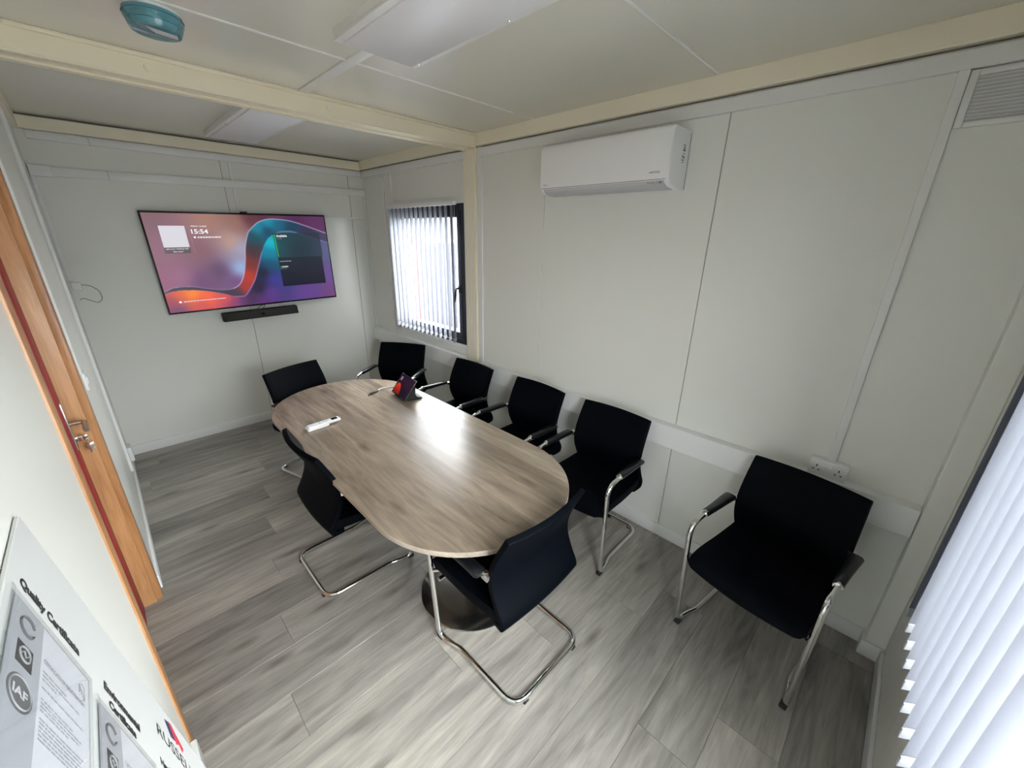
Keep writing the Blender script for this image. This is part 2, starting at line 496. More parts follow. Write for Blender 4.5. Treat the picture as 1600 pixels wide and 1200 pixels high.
# ------------------------------------------------------------------ ceiling
ce = struct('ceiling', box(B(), (XL - 0.3, YN - 0.1, ZC + 0.012), (XR + 0.1, YB + 0.1, ZC + 0.1)), M['wallback'],
            'glossy pale ceiling of large panels with narrow joint strips', 'ceiling')
for y0, y1 in ((YN, 0.895), (0.895, 2.05), (2.05, 2.70), (2.70, YB)):
    for x0, x1 in ((XL, 1.035), (1.035, XR)):
        obj('ceiling_panel', box(B(), (x0 + 0.0012, y0 + 0.0015, ZC), (x1 - 0.0012, y1 - 0.0015, ZC + 0.012), 0.001, 1), M['ceil'], ce, smooth=0)
for y in (0.895, 2.05):
    obj('joint_strip', box(B(), (XL, y - 0.005, ZC - 0.004), (XR, y + 0.005, ZC + 0.002), 0.001, 1), M['skirt'], ce, smooth=0)
obj('joint_strip', box(B(), (1.000, 1.81, ZC - 0.008), (1.052, 2.66, ZC + 0.002), 0.003, 2), M['skirt'], ce)
obj('joint_strip', box(B(), (1.000, YN, ZC - 0.008), (1.052, 0.61, ZC + 0.002), 0.003, 2), M['skirt'], ce)

# ------------------------------------------------------------------ beams, posts, cornices
beam = struct('trim_1', prism(B(), [(2.657, 2.53), (2.806, 2.53), (2.806, 2.62), (2.657, 2.62)], 0, XL, XR - 0.01, 0.004), M['cream'],
              'cream painted steel beam crossing the ceiling in front of the screen end', 'beam')
obj('flange', box(B(), (XL, 2.640, 2.603), (XR - 0.02, 2.660, 2.62), 0.004), M['cream'], beam)
obj('bottom_lip', box(B(), (XL, 2.655, 2.522), (XR - 0.03, 2.700, 2.532), 0.003), M['cream'], beam)
obj('bottom_lip', box(B(), (XL, 2.765, 2.520), (XR - 0.03, 2.812, 2.532), 0.003), M['cream'], beam)
for x in (0.375, 1.165):
    obj('bolt_cap', lathe(B(), [(0.014, 0), (0.013, 0.003), (0.006, 0.005)], (x, 2.657, 2.57), 20, axis=1, flip=-1), M['cream'], beam)
post = struct('trim_2', box(B(), (2.262, 2.662, 0.0), (XR + 0.005, 2.806, 2.53), 0.004), M['cream'],
              'cream steel post on the right wall under the ceiling beam', 'post')
for yy in (2.695, 2.735, 2.77):
    obj('groove', box(B(), (2.2605, yy - 0.002, 0.0), (2.264, yy + 0.002, 2.53)), M['skirt'], post, smooth=0)
struct('trim_3', box(B(), (2.278, 2.605, 0.0), (XR + 0.004, 2.66, 2.53), 0.003), M['skirt'], 'white cover strip beside the cream wall post', 'trim')
struct('trim_4', box(B(), (2.258, YN, 2.535), (XR + 0.004, 2.657, ZC + 0.002), 0.005), M['cream'], 'cream eaves beam along the right wall above the air conditioner', 'beam')
struct('trim_5', box(B(), (2.258, 2.806, 2.535), (XR + 0.004, YB, ZC + 0.002), 0.005), M['cream'], 'cream eaves beam above the far blind window', 'beam')
struct('trim_6', box(B(), (2.270, YN, 2.462), (XR + 0.004, 2.605, 2.522), 0.004), M['skirt'], 'white top strip on the right wall behind the air conditioner', 'trim')
struct('trim_7', box(B(), (2.270, 2.806, 2.462), (XR + 0.004, YB, 2.522), 0.004), M['skirt'], 'white top strip on the wall above the far window', 'trim')
struct('trim_8', box(B(), (XL, YB - 0.034, 2.528), (2.258, YB + 0.004, ZC - 0.012), 0.005), M['cream'], 'cream eaves beam along the top of the television wall', 'beam')
struct('trim_9', box(B(), (XL - 0.004, YN, 2.53), (XL + 0.03, 2.657, ZC + 0.002), 0.005), M['cream'], 'cream eaves beam over the oak framed door', 'beam')
struct('trim_10', box(B(), (XL - 0.004, 2.806, 2.53), (XL + 0.03, YB - 0.034, ZC + 0.002), 0.005), M['cream'], 'short cream eaves beam in the far left ceiling corner', 'beam')
struct('trim_11', box(B(), (2.215, YN, 0.0), (XR, -0.27, 2.53), 0.004), M['wall'], 'grey boxed corner post between the right wall and the bright blind', 'post')
struct('trim_12', box(B(), (XL, YN - 0.004, 2.53), (2.258, YN + 0.03, ZC + 0.002), 0.005), M['cream'], 'cream eaves beam above the bright blind window', 'beam')

def skirting(name, pts_lo, pts_hi, label):
    return struct(name, box(B(), pts_lo, pts_hi, 0.004), M['skirt'], label, 'skirting', smooth=35)
skirting('baseboard_back', (XL, YB - 0.014, 0), (XR, YB, 0.088), 'white skirting along the foot of the television wall')
skirting('baseboard_right', (XR - 0.014, -0.27, 0), (XR, 2.662, 0.088), 'white skirting along the right wall behind the chairs')
skirting('baseboard_right_far', (XR - 0.014, 2.806, 0), (XR, YB - 0.014, 0.088), 'white skirting below the far window')
skirting('baseboard_left_far', (XL, 2.585, 0), (XL + 0.014, YB - 0.014, 0.088), 'white skirting between the oak framed door and the television wall')
skirting('baseboard_left_near', (XL, YN + 0.016, 0), (XL + 0.020, 1.462, 0.135), 'white skirting behind the leaning notice board')
skirting('baseboard_near', (XL + 0.02, YN, 0), (2.201, YN + 0.016, 0.088), 'white skirting below the bright blind window')
bm = B()
box(bm, (2.201, YN, 0), (2.215, -0.256, 0.088), 0.004); box(bm, (2.215, -0.27, 0), (XR - 0.014, -0.256, 0.088), 0.004)
struct('baseboard_corner', bm, M['skirt'], 'white skirting wrapped round the grey corner post', 'skirting', smooth=35)

# ------------------------------------------------------------------ door
door = empty('door_1', (-0.27, 2.02, 0))
tag(door, 'oak framed door with a red strip along its handle edge on the left wall', 'door', kind='structure')
def dp(name, lo, hi, mat, bev=0.002, parent=door):
    c = Vector((-0.27, 2.02, 0))
    return obj(name, box(B(), Vector(lo) - c, Vector(hi) - c, bev), mat, parent)
dp('leaf', (-0.288, 1.552, 0.006), (-0.243, 2.488, 2.075), M['oak'], 0.003)
dp('edge_strip', (-0.2435, 2.335, 0.006), (-0.2415, 2.488, 2.075), M['door'], 0.0005)
dp('lining', (-0.330, 1.510, 0.0), (-0.172, 1.540, 2.11), M['oak'])
dp('lining', (-0.330, 2.490, 0.0), (-0.187, 2.520, 2.11), M['oak'])
dp('lining', (-0.330, 1.520, 2.08), (-0.187, 2.520, 2.11), M['oak'])
dp('architrave', (-0.180, 1.468, 0.0), (-0.161, 1.541, 2.17), M['oak'], 0.004)
dp('architrave', (-0.190, 2.503, 0.0), (-0.161, 2.578, 2.17), M['oak'], 0.004)
dp('architrave', (-0.190, 1.478, 2.095), (-0.161, 2.578, 2.17), M['oak'], 0.004)
plate = dp('handle_plate', (-0.243, 2.418, 0.985), (-0.236, 2.462, 1.205), M['satin'], 0.003)
c = Vector((-0.27, 2.02, 0))
lever = fillet([Vector((-0.246, 2.44, 1.105)) - c, Vector((-0.190, 2.44, 1.105)) - c, Vector((-0.186, 2.33, 1.10)) - c], 0.014, 6)
obj('lever', tube(B(), lever, 0.0095, 12), M['satin'], door)
obj('lock_cylinder', lathe(B(), [(0.016, 0), (0.016, 0.01), (0.010, 0.016)], Vector((-0.246, 2.44, 1.03)) - c, 20, axis=0), M['satin'], door)
key = empty('door_key', (-0.232, 2.44, 1.03))
tag(key, 'small bunch of steel keys hanging in the door lock', 'keys')
obj('key_bow', box(B(), (0.0, -0.002, -0.012), (0.034, 0.002, 0.012), 0.0015), M['chrome'], key)
bm = B()
ring = [(0.030 + 0.0, math.cos(t) * 0.012, -0.020 + math.sin(t) * 0.012) for t in [2 * PI * i / 16 for i in range(17)]]
obj('key_ring', tube(bm, ring, 0.0014, 6), M['chrome'], key)
bm = B()
box(bm, (0.026, -0.001, -0.075), (0.036, 0.003, -0.030), 0.001); box(bm, (0.020, 0.004, -0.062), (0.044, 0.007, -0.030), 0.001)
obj('hanging_key', bm, M['satin'], key)

# ------------------------------------------------------------------ windows and blinds
def window(name, axis, face, out, a0, a1, z0, z1, label, side_handle=None, fw=0.062, sash=0.052):
    """framed opening; axis = normal axis"""
    c = Vector((0, 0, 0)); c[axis] = face; c[1 - axis] = (a0 + a1) / 2; c.z = z0
    w = empty(name, c); tag(w, label, 'window', kind='structure')
    def bx(nm, aa, ab, za, zb, d0, d1, mat, bev=0.003):
        lo = [0, 0, za - z0]; hi = [0, 0, zb - z0]
        lo[1 - axis] = aa - c[1 - axis]; hi[1 - axis] = ab - c[1 - axis]
        ds = sorted((out * d0, out * d1)); lo[axis], hi[axis] = ds
        return obj(nm, box(B(), lo, hi, bev), mat, w)
    for nm, aa, ab, za, zb in (('frame_stile', a0, a0 + fw, z0, z1), ('frame_stile', a1 - fw, a1, z0, z1), ('frame_rail', a0 + fw, a1 - fw, z0, z0 + fw), ('frame_rail', a0 + fw, a1 - fw, z1 - fw, z1)):
        bx(nm, aa, ab, za, zb, -0.004, 0.075, M['dark'])
    b0, b1, y0, y1 = a0 + fw - 0.006, a1 - fw + 0.006, z0 + fw - 0.006, z1 - fw + 0.006
    for nm, aa, ab, za, zb in (('sash_stile', b0, b0 + sash, y0, y1), ('sash_stile', b1 - sash, b1, y0, y1), ('sash_rail', b0 + sash, b1 - sash, y0, y0 + sash), ('sash_rail', b0 + sash, b1 - sash, y1 - sash, y1)):
        bx(nm, aa, ab, za, zb, -0.010, 0.060, M['dark'])
    bx('pane', b0 + sash - 0.005, b1 - sash + 0.005, y0 + sash - 0.005, y1 - sash + 0.005, 0.030, 0.034, M['glass'], 0)
    return w, bx
w1, bx1 = window('window_1', 0, XR, 1, WY0, WY1, WZ0, WZ1, 'dark framed window behind the open vertical blind beside the television')
# white lining boards round it
for nm, aa, ab, za, zb in (('lining_board', WY0 - 0.015, WY1 + 0.03, WZ1, WZ1 + 0.050), ('lining_board', WY0 - 0.018, WY0, WZ0 - 0.02, WZ1), ('lining_board', WY1, WY1 + 0.03, WZ0 - 0.02, WZ1), ('sill_board', WY0 - 0.015, WY1 + 0.03, WZ0 - 0.045, WZ0)):
    bx1(nm, aa, ab, za, zb, -0.016, 0.004, M['skirt'])
obj('handle_rose', box(B(), (-0.022, -0.535, 0.475), (-0.010, -0.505, 0.545), 0.004), M['blackplastic'], w1)
obj('handle', tube(B(), fillet([(-0.016, -0.52, 0.52), (-0.055, -0.52, 0.52), (-0.062, -0.50, 0.40)], 0.02, 5), 0.009, 10), M['blackplastic'], w1)
w2, bx2 = window('window_2', 1, YN, -1, NX0, NX1, NZ0, NZ1, 'dark framed window behind the bright white blind at the right edge, unseen part left bare for more light')

def blind(name, axis, face_room, a0, a1, n, ztop, zbot, ang, label, railw, sw=0.089, chains=(-1, 1)):
    """vertical blind; hang line at face_room on the axis; slats turned by ang from the normal towards -a"""
    mid = (a0 + a1) / 2
    c = Vector((0, 0, 0)); c[axis] = face_room; c[1 - axis] = mid; c.z = zbot
    t = empty(name, c); tag(t, label, 'vertical blind')
    L = (a1 - a0) / 2 + 0.05
    lo, hi = [0, 0, ztop - zbot + 0.004], [0, 0, ztop - zbot + 0.034]
    lo[1 - axis], hi[1 - axis] = -L, L; lo[axis], hi[axis] = -0.018, 0.018
    obj('head_rail', box(B(), lo, hi, 0.004), M['upvc'], t)
    H = ztop - zbot
    d = ang
    # slat: thin curved strip
    bm = B(); cols = []
    for k in range(7):
        s = -sw / 2 + sw * k / 6
        bow = 0.004 * (1 - (2 * s / sw) ** 2)
        p = Vector((0, 0, 0)); p.x, p.y = d[0] * s - d[1] * bow, d[1] * s + d[0] * bow
        cols.append((bm.verts.new((p.x, p.y, 0)), bm.verts.new((p.x, p.y, H))))
    for q, w in zip(cols, cols[1:]): bm.faces.new((q[0], w[0], w[1], q[1]))
    r = bmesh.ops.solidify(bm, geom=bm.faces[:], thickness=0.0006)
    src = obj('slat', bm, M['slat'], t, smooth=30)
    bm = B()
    box(bm, (-sw / 2, -0.0022, -0.003), (sw / 2, 0.0022, 0.031), 0.001, 1)
    bmesh.ops.transform(bm, matrix=Matrix(((d[0], -d[1], 0, 0), (d[1], d[0], 0, 0), (0, 0, 1, 0), (0, 0, 0, 1))), verts=bm.verts[:])
    wsrc = obj('weight', bm, M['weight'], src)
    hb = B(); box(hb, (-0.006, -0.002, H - 0.002), (0.006, 0.002, H + 0.012), 0.001, 1)
    hsrc = obj('hanger', hb, M['upvc'], src)
    for i in range(n):
        a = a0 + (a1 - a0) * i / (n - 1) - mid
        p = [0, 0, 0]; p[1 - axis] = a
        if i == 0: src.location = p
        else:
            s2 = inst(src, t, p); inst(wsrc, s2); inst(hsrc, s2)
    # bead chains linking the slats at the bottom edges
    for sgn in chains:
        pts = []
        for i in range(n):
            a = a0 + (a1 - a0) * i / (n - 1) - mid
            p = [d[0] * sw / 2 * sgn, d[1] * sw / 2 * sgn, 0.012]; p[1 - axis] += a
            if i:
                q = [(u + v) / 2 for u, v in zip(pts[-1], p)]; q[2] = 0.004; pts.append(q)
            pts.append(p)
        obj('bead_chain', tube(B(), pts, 0.0011, 5), M['upvc'], t)
    # pull cord at the a0 end
    p0 = [0, 0, 0]; p0[1 - axis] = a0 - mid - 0.04
    obj('pull_cord', tube(B(), [(p0[0], p0[1], H), (p0[0], p0[1], 0.25)], 0.0013, 6), M['upvc'], t)
    return t
A1 = math.radians(38)
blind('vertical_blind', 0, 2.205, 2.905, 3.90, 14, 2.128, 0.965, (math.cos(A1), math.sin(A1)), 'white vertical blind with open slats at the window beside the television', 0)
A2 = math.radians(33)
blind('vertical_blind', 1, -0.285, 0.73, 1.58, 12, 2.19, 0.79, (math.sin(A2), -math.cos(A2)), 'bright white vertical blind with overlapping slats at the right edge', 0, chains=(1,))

# ------------------------------------------------------------------ cable trunking and small electrics
def trunk(name, lo, hi, label, mat='upvc', bev=0.003, caps=(), axis=1):
    c = Vector(((lo[0] + hi[0]) / 2, (lo[1] + hi[1]) / 2, lo[2]))
    o = obj(name, box(B(), Vector(lo) - c, Vector(hi) - c, bev), M[mat], loc=c)
    tag(o, label, 'trunking')
    for p in caps:                                       # joint covers along the run
        l2 = list(Vector(lo) - c); h2 = list(Vector(hi) - c)
        l2[axis] = p - c[axis] - 0.001; h2[axis] = p - c[axis] + 0.001
        for k in range(3):
            if k != axis: l2[k] -= 0.0006; h2[k] += 0.0006
        obj('joint', box(B(), l2, h2), M['wallback'], o, smooth=0)
    return o
def dado(name, y0, y1, label):
    c = Vector((XR, (y0 + y1) / 2, 0.685))
    o = obj(name, prism(B(), [(0.0, 0.0), (-0.052, 0.0), (-0.052, 0.141), (0.0, 0.145)], 1, y0 - c.y, y1 - c.y, 0.0015, 1), M['upvc'], loc=c, smooth=30)
    # the prism's first pair is (x, z)
    return tag(o, label, 'trunking')
dado('dado_trunking', -0.268, 2.604, 'long white dado trunking behind the row of chairs on the right wall')
dado('dado_trunking', 2.808, YB - 0.002, 'white dado trunking under the far blind window')
trunk('cable_trunking', (XR - 0.020, 0.052, 0.895), (XR, 0.083, 2.462), 'narrow white vertical trunking rising from the double socket on the right wall')
t = trunk('cable_trunking', (XL + 0.05, YB - 0.026, 2.470), (2.262, YB, 2.520), 'upper white trunking just under the ceiling on the television wall', caps=(0.19,), axis=0)
t = trunk('cable_trunking', (-0.10, YB - 0.028, 2.262), (2.288, YB, 2.322), 'lower white trunking running above the television across the wall', caps=(0.24,), axis=0)
t.rotation_euler = (0, -0.018, 0)
trunk('cable_trunking', (1.043, YB - 0.014, 2.02), (1.061, YB, 2.472), 'thin white strip dropping to the top edge of the television')
trunk('cable_trunking', (1.80, YB - 0.014, 2.040), (2.280, YB, 2.060), 'thin white strip from the television to the room corner', axis=0)
trunk('cable_trunking', (2.266, YB - 0.018, 0.833), (2.288, YB, 2.27), 'thin white vertical strip in the corner right of the television')
trunk('cable_trunking', (XR - 0.012, 4.130, 0.834), (XR, 4.152, 2.463), 'tall thin white strip left of the far blind window')
trunk('cable_trunking', (XR - 0.012, 3.970, 2.20), (XR, 3.995, 2.463), 'short thin white strip above the far window corner')
trunk('cable_trunking', (XL, YB - 0.014, 1.52), (XL + 0.026, YB, 2.24), 'thin white strip in the left corner of the television wall')
trunk('cable_trunking', (XL, 3.80, 0.20), (XL + 0.018, 3.84, 2.53), 'white vertical trunking on the left wall beyond the door')
trunk('cable_trunking', (XL, 2.66, 1.255), (XL + 0.010, 2.70, 2.53), 'white trunking beside the oak door frame above the light switch')

b = tag(obj('junction_box', box(B(), (-0.055, -0.022, -0.035), (0.055, 0.022, 0.035), 0.004), M['upvc'], loc=(-0.105, YB - 0.024, 2.272)), 'white box at the left end of the lower trunking', 'box')
b = tag(obj('junction_box', box(B(), (-0.026, -0.016, -0.030), (0.026, 0.016, 0.030), 0.004), M['upvc'], loc=(-0.128, YB - 0.017, 1.480)), 'small white cable outlet box left of the television', 'box')
b = tag(obj('junction_box', box(B(), (0.0, -0.05, -0.06), (0.03, 0.05, 0.06), 0.004), M['upvc'], loc=(XL, 4.25, 0.17)), 'white box low in the left corner', 'box')
loop = [(-0.104, YB - 0.02, 1.49), (-0.06, YB - 0.03, 1.485), (-0.012, YB - 0.03, 1.44), (-0.012, YB - 0.03, 1.37), (-0.045, YB - 0.03, 1.345), (-0.085, YB - 0.025, 1.372), (-0.118, YB - 0.015, 1.39), (-0.135, YB - 0.006, 1.375)]
c = Vector((-0.06, YB - 0.03, 1.35))
tag(obj('cable', tube(B(), [Vector(p) - c for p in fillet(loop, 0.03, 4)], 0.0028, 8), M['cable'], loc=c), 'grey cable loop hanging out of the wall outlet left of the television', 'cable')

sw_ = empty('light_switch', (XL, 2.76, 1.16)); tag(sw_, 'white light switch on the left wall beside the oak door frame', 'light switch')
obj('back_box', box(B(), (0, -0.043, 0), (0.012, 0.043, 0.086), 0.003), M['upvc'], sw_)
obj('rocker', box(B(), (0.011, -0.010, 0.028), (0.016, 0.010, 0.058), 0.002), M['upvc'], sw_)

so = empty('double_socket', (XR, 0.072, 0.825)); tag(so, 'white double power socket above the dado trunking behind the lone right chair', 'socket')
obj('back_box', box(B(), (-0.030, -0.073, 0.0), (0.0, 0.073, 0.086), 0.004), M['upvc'], so)
fp = obj('face_plate', box(B(), (-0.036, -0.074, -0.001), (-0.029, 0.074, 0.087), 0.003), M['upvc'], so)
for s in (-1, 1):
    obj('rocker', box(B(), (-0.040, s * 0.010 - 0.006, 0.052), (-0.034, s * 0.010 + 0.006, 0.074), 0.0015), M['acwhite'], fp)
    for dy, dz, hy, hz in ((0, 0.053, 0.0025, 0.006), (-0.011, 0.032, 0.0045, 0.0025), (0.011, 0.032, 0.0045, 0.0025)):
        obj('pin_hole', box(B(), (-0.0366, s * 0.043 + dy - hy, dz - hz), (-0.034, s * 0.043 + dy + hy, dz + hz)), M['socketdark'], fp, smooth=0)

ve = empty('vent_grille', (XR, -0.055, 2.285)); tag(ve, 'white square louvred air vent high in the right wall corner', 'vent')
for nm, y0, y1, z0, z1 in (('frame_bar', -0.105, -0.083, 0, 0.172), ('frame_bar', 0.083, 0.105, 0, 0.172), ('frame_bar', -0.083, 0.083, 0, 0.018), ('frame_bar', -0.083, 0.083, 0.154, 0.172)):
    obj(nm, box(B(), (-0.016, y0, z0), (0, y1, z1), 0.003), M['skirt'], ve)
obj('mesh_backing', box(B(), (-0.004, -0.085, 0.016), (-0.001, 0.085, 0.156)), M['acgrey'], ve, smooth=0)
for k in range(12):
    z = 0.024 + k * 0.0112
    obj('louvre', prism(B(), [(-0.003, z + 0.006), (-0.009, z + 0.001), (-0.009, z + 0.0035), (-0.003, z + 0.0085)], 1, -0.083, 0.083), M['skirt'], ve, smooth=0)

# ------------------------------------------------------------------ ceiling lights and smoke detector
def ceiling_light(x0, x1, y0, y1, label):
    cx, cy = (x0 + x1) / 2, (y0 + y1) / 2
    t = empty('ceiling_light', (cx, cy, ZC - 0.035)); tag(t, label, 'ceiling light', 'flat ceiling lights')
    hx, hy = (x1 - x0) / 2, (y1 - y0) / 2
    bm = B()
    top = [bm.verts.new((sx * hx, sy * hy, 0.035)) for sx, sy in ((-1, -1), (1, -1), (1, 1), (-1, 1))]
    bot = [bm.verts.new((sx * (hx - 0.006), sy * (hy - 0.006), 0.004)) for sx, sy in ((-1, -1), (1, -1), (1, 1), (-1, 1))]
    fs = [bm.faces.new(top), bm.faces.new(bot[::-1])] + [bm.faces.new((top[i], bot[i], bot[(i + 1) % 4], top[(i + 1) % 4])) for i in range(4)]
    bmesh.ops.recalc_face_normals(bm, faces=fs)
    obj('tray', bm, M['skirt'], t, smooth=0)
    for nm, a, b in (('edge_rail', (-hx, -hy, -0.002), (-hx + 0.03, hy, 0.006)), ('edge_rail', (hx - 0.03, -hy, -0.002), (hx, hy, 0.006)), ('end_rail', (-hx + 0.03, -hy, -0.002), (hx - 0.03, -hy + 0.014, 0.006)), ('end_rail', (-hx + 0.03, hy - 0.014, -0.002), (hx - 0.03, hy, 0.006))):
        rail = obj(nm, box(B(), a, b, 0.0015, 1), M['skirt'], t, smooth=0)
        if nm == 'edge_rail':
            for yy in (-hy + 0.05, hy - 0.05, 0.0):
                obj('screw', lathe(B(), [(0.005, 0), (0.004, 0.002)], ((a[0] + b[0]) / 2, yy, -0.002), 10, flip=-1), M['chrome'], rail)
    obj('diffuser', box(B(), (-hx + 0.030, -hy + 0.014, -0.008), (hx - 0.030, hy - 0.014, 0.003), 0.003), M['diffuser'], t)
    return t
ceiling_light(0.845, 1.205, 0.61, 1.81, 'flat white ceiling light panel above the near end of the table')
ceiling_light(0.845, 1.205, 3.02, 4.22, 'flat white ceiling light panel between the beam and the television wall')

sd = empty('smoke_detector', (0.355, 2.15, ZC)); sd.scale = (1.26, 1.26, 1.2); tag(sd, 'round smoke detector under a translucent blue plastic cap on the ceiling', 'smoke detector')
obj('base', lathe(B(), [(0.062, 0), (0.062, 0.008), (0.056, 0.012)], n=36, flip=-1), M['upvc'], sd)
obj('head', lathe(B(), [(0.050, 0.011), (0.050, 0.030), (0.040, 0.040), (0.02, 0.043)], n=36, flip=-1), M['upvc'], sd)
cap = obj('dust_cap', lathe(B(), [(0.060, 0.006), (0.0665, 0.009), (0.0675, 0.028), (0.0625, 0.034), (0.061, 0.046), (0.056, 0.0545), (0.030, 0.0575), (0.003, 0.058)], n=40, flip=-1), M['bluecap'], sd)
for r, z in ((0.0682, 0.018), (0.0625, 0.036)):
    obj('ridge', tube(B(), [(r * math.cos(2 * PI * i / 40), r * math.sin(2 * PI * i / 40), -z) for i in range(41)], 0.0013, 6, caps=False), M['bluecap'], cap)
bm = B()
prism(bm, [(-0.030, -0.050), (0.040, -0.036), (0.046, -0.008), (-0.005, -0.014)], 2, -0.0592, -0.0588)
obj('paper_tag', bm, M['paper'], sd, smooth=0)

# ------------------------------------------------------------------ air conditioner
ac = empty('air_conditioner', (XR, 1.416, 2.14)); tag(ac, 'white wall-mounted air conditioner unit under the eaves on the right wall', 'air conditioner')
prof = [(0, 0), (-0.10, 0.0), (-0.155, 0.006), (-0.188, 0.020), (-0.202, 0.040), (-0.204, 0.25), (-0.192, 0.268), (0, 0.270)]
bm = prism(B(), prof, 1, -0.420, 0.420)
es = [e for e in bm.edges if abs(e.verts[0].co.y - e.verts[1].co.y) < 1e-5 and max(e.verts[0].co.x, e.verts[1].co.x) < -0.02]
bmesh.ops.bevel(bm, geom=es, offset=0.014, segments=4, affect='EDGES', profile=0.5)
obj('casing', bm, M['acwhite'], ac, smooth=40)
obj('panel_joint', prism(B(), [(-0.1985, 0.0365), (-0.2008, 0.0355), (-0.2026, 0.0385), (-0.2000, 0.0395)], 1, -0.405, 0.405), M['greyink'], ac, smooth=0)
obj('air_flap', prism(B(), [(-0.088, -0.003), (-0.156, 0.002), (-0.192, 0.0175), (-0.1985, 0.031), (-0.195, 0.033), (-0.150, 0.010), (-0.09, 0.003)], 1, -0.395, 0.385, 0.0006, 1), M['acgrey'], ac)
obj('side_seam', box(B(), (-0.012, -0.4215, 0.004), (-0.009, -0.4205, 0.262)), M['mark'], ac, smooth=0)
MA = Matrix.Translation((-0.2045, 0, 0)) @ Matrix(((0, 0, -1, 0), (-1, 0, 0, 0), (0, 1, 0, 0), (0, 0, 0, 1)))
text('lettering', 'AIRSTAGE', M['mark'], ac, 0.315, 0.066, 0.056, 0.0085, MA, 0.01)
text('lettering', 'FUJITSU', M['mark'], ac, -0.385, 0.052, 0.030, 0.0075, MA, 0.01)
for k in range(4):
    obj('lamp_mark', box(B(), (-0.1990, -0.315 - k * 0.015, 0.021), (-0.1900, -0.309 - k * 0.015, 0.027)), M['greyink'], ac, smooth=0)
obj('lamp_mark', box(B(), (-0.1988, -0.384, 0.020), (-0.1900, -0.370, 0.028)), M['mark'], ac, smooth=0)
for z0, z1, x0, x1 in ((0.196, 0.200, -0.082, -0.060), (0.186, 0.191, -0.078, -0.058), (0.172, 0.182, -0.080, -0.056), (0.160, 0.163, -0.076, -0.058), (0.142, 0.154, -0.082, -0.074), (0.140, 0.150, -0.068, -0.058), (0.130, 0.134, -0.086, -0.062), (0.120, 0.124, -0.080, -0.066)):
    obj('side_mark', box(B(), (x0, -0.4212, z0), (x1, -0.4203, z1)), M['mark'], ac, smooth=0)

# ------------------------------------------------------------------ television and sound bar
TW, TH = 1.452, 0.832
tv = empty('television', (1.077, 4.515, 1.637)); tv.rotation_euler = (0, -0.019, 0)
tag(tv, 'large black wall television showing an orange and cyan ribbon wallpaper', 'television')
obj('casing', box(B(), (-TW / 2, -0.006, -TH / 2), (TW / 2, 0.040, TH / 2), 0.004), M['gloss_black'], tv)
obj('wall_bracket', box(B(), (-0.25, 0.040, -0.20), (0.25, 0.068, 0.20), 0.002), M['blackplastic'], tv)
obj('sensor', box(B(), (-0.02, -0.002, TH / 2 - 0.001), (0.035, 0.02, TH / 2 + 0.012), 0.003), M['blackplastic'], tv)

def idw(U, V, pts, p=2.6):
    acc = np.zeros(U.shape + (3,)); ws = np.zeros(U.shape)
    for u, v, c in pts:
        w = 1.0 / (((U - u) * 1.75) ** 2 + (V - v) ** 2 + 3.5e-3) ** (p / 2)
        acc += w[..., None] * np.array(c, float); ws += w
    return acc / ws[..., None]
def inpoly(U, V, poly):
    ins = np.zeros(U.shape, bool); n = len(poly)
    for i in range(n):
        x0, y0 = poly[i]; x1, y1 = poly[(i + 1) % n]
        if abs(y1 - y0) < 1e-9: continue
        c = ((y0 > V) != (y1 > V)) & (U < (x1 - x0) * (V - y0) / (y1 - y0) + x0)
        ins ^= c
    return ins
def pdist(U, V, line):
    d = np.full(U.shape, 9.0)
    for (x0, y0), (x1, y1) in zip(line, line[1:]):
        ax, ay, bx_, by_ = x0 * 1.75, y0, x1 * 1.75, y1
        dx, dy = bx_ - ax, by_ - ay
        t = np.clip(((U * 1.75 - ax) * dx + (V - ay) * dy) / (dx * dx + dy * dy + 1e-12), 0, 1)
        d = np.minimum(d, np.hypot(U * 1.75 - ax - t * dx, V - ay - t * dy))
    return d
def smoothline(pts, n=8):
    out = []
    P = [pts[0]] + list(pts) + [pts[-1]]
    for i in range(1, len(P) - 2):
        p0, p1, p2, p3 = [np.array(q) for q in P[i - 1:i + 3]]
        for k in range(n):
            t = k / n
            out.append(tuple(0.5 * ((2 * p1) + (-p0 + p2) * t + (2 * p0 - 5 * p1 + 4 * p2 - p3) * t * t + (-p0 + 3 * p1 - 3 * p2 + p3) * t ** 3)))
    out.append(tuple(pts[-1]))
    return out
UP = smoothline([(-0.02, 0.20), (0.014, 0.231), (0.056, 0.258), (0.137, 0.257), (0.217, 0.223), (0.303, 0.197), (0.353, 0.206), (0.395, 0.253), (0.428, 0.355), (0.452, 0.501), (0.471, 0.658), (0.501, 0.8), (0.523, 0.847), (0.575, 0.924), (0.637, 0.958), (0.703, 0.957), (0.798, 0.929), (0.984, 0.812), (1.03, 0.78)])
LO = smoothline([(-0.02, 0.18), (0.011, 0.208), (0.052, 0.224), (0.133, 0.222), (0.214, 0.196), (0.298, 0.15), (0.343, 0.116), (0.386, 0.108), (0.411, 0.116), (0.452, 0.2), (0.488, 0.297), (0.519, 0.42), (0.553, 0.568), (0.584, 0.677), (0.617, 0.75), (0.647, 0.786), (0.691, 0.817), (0.733, 0.823), (0.789, 0.813), (0.984, 0.696), (1.03, 0.67)])
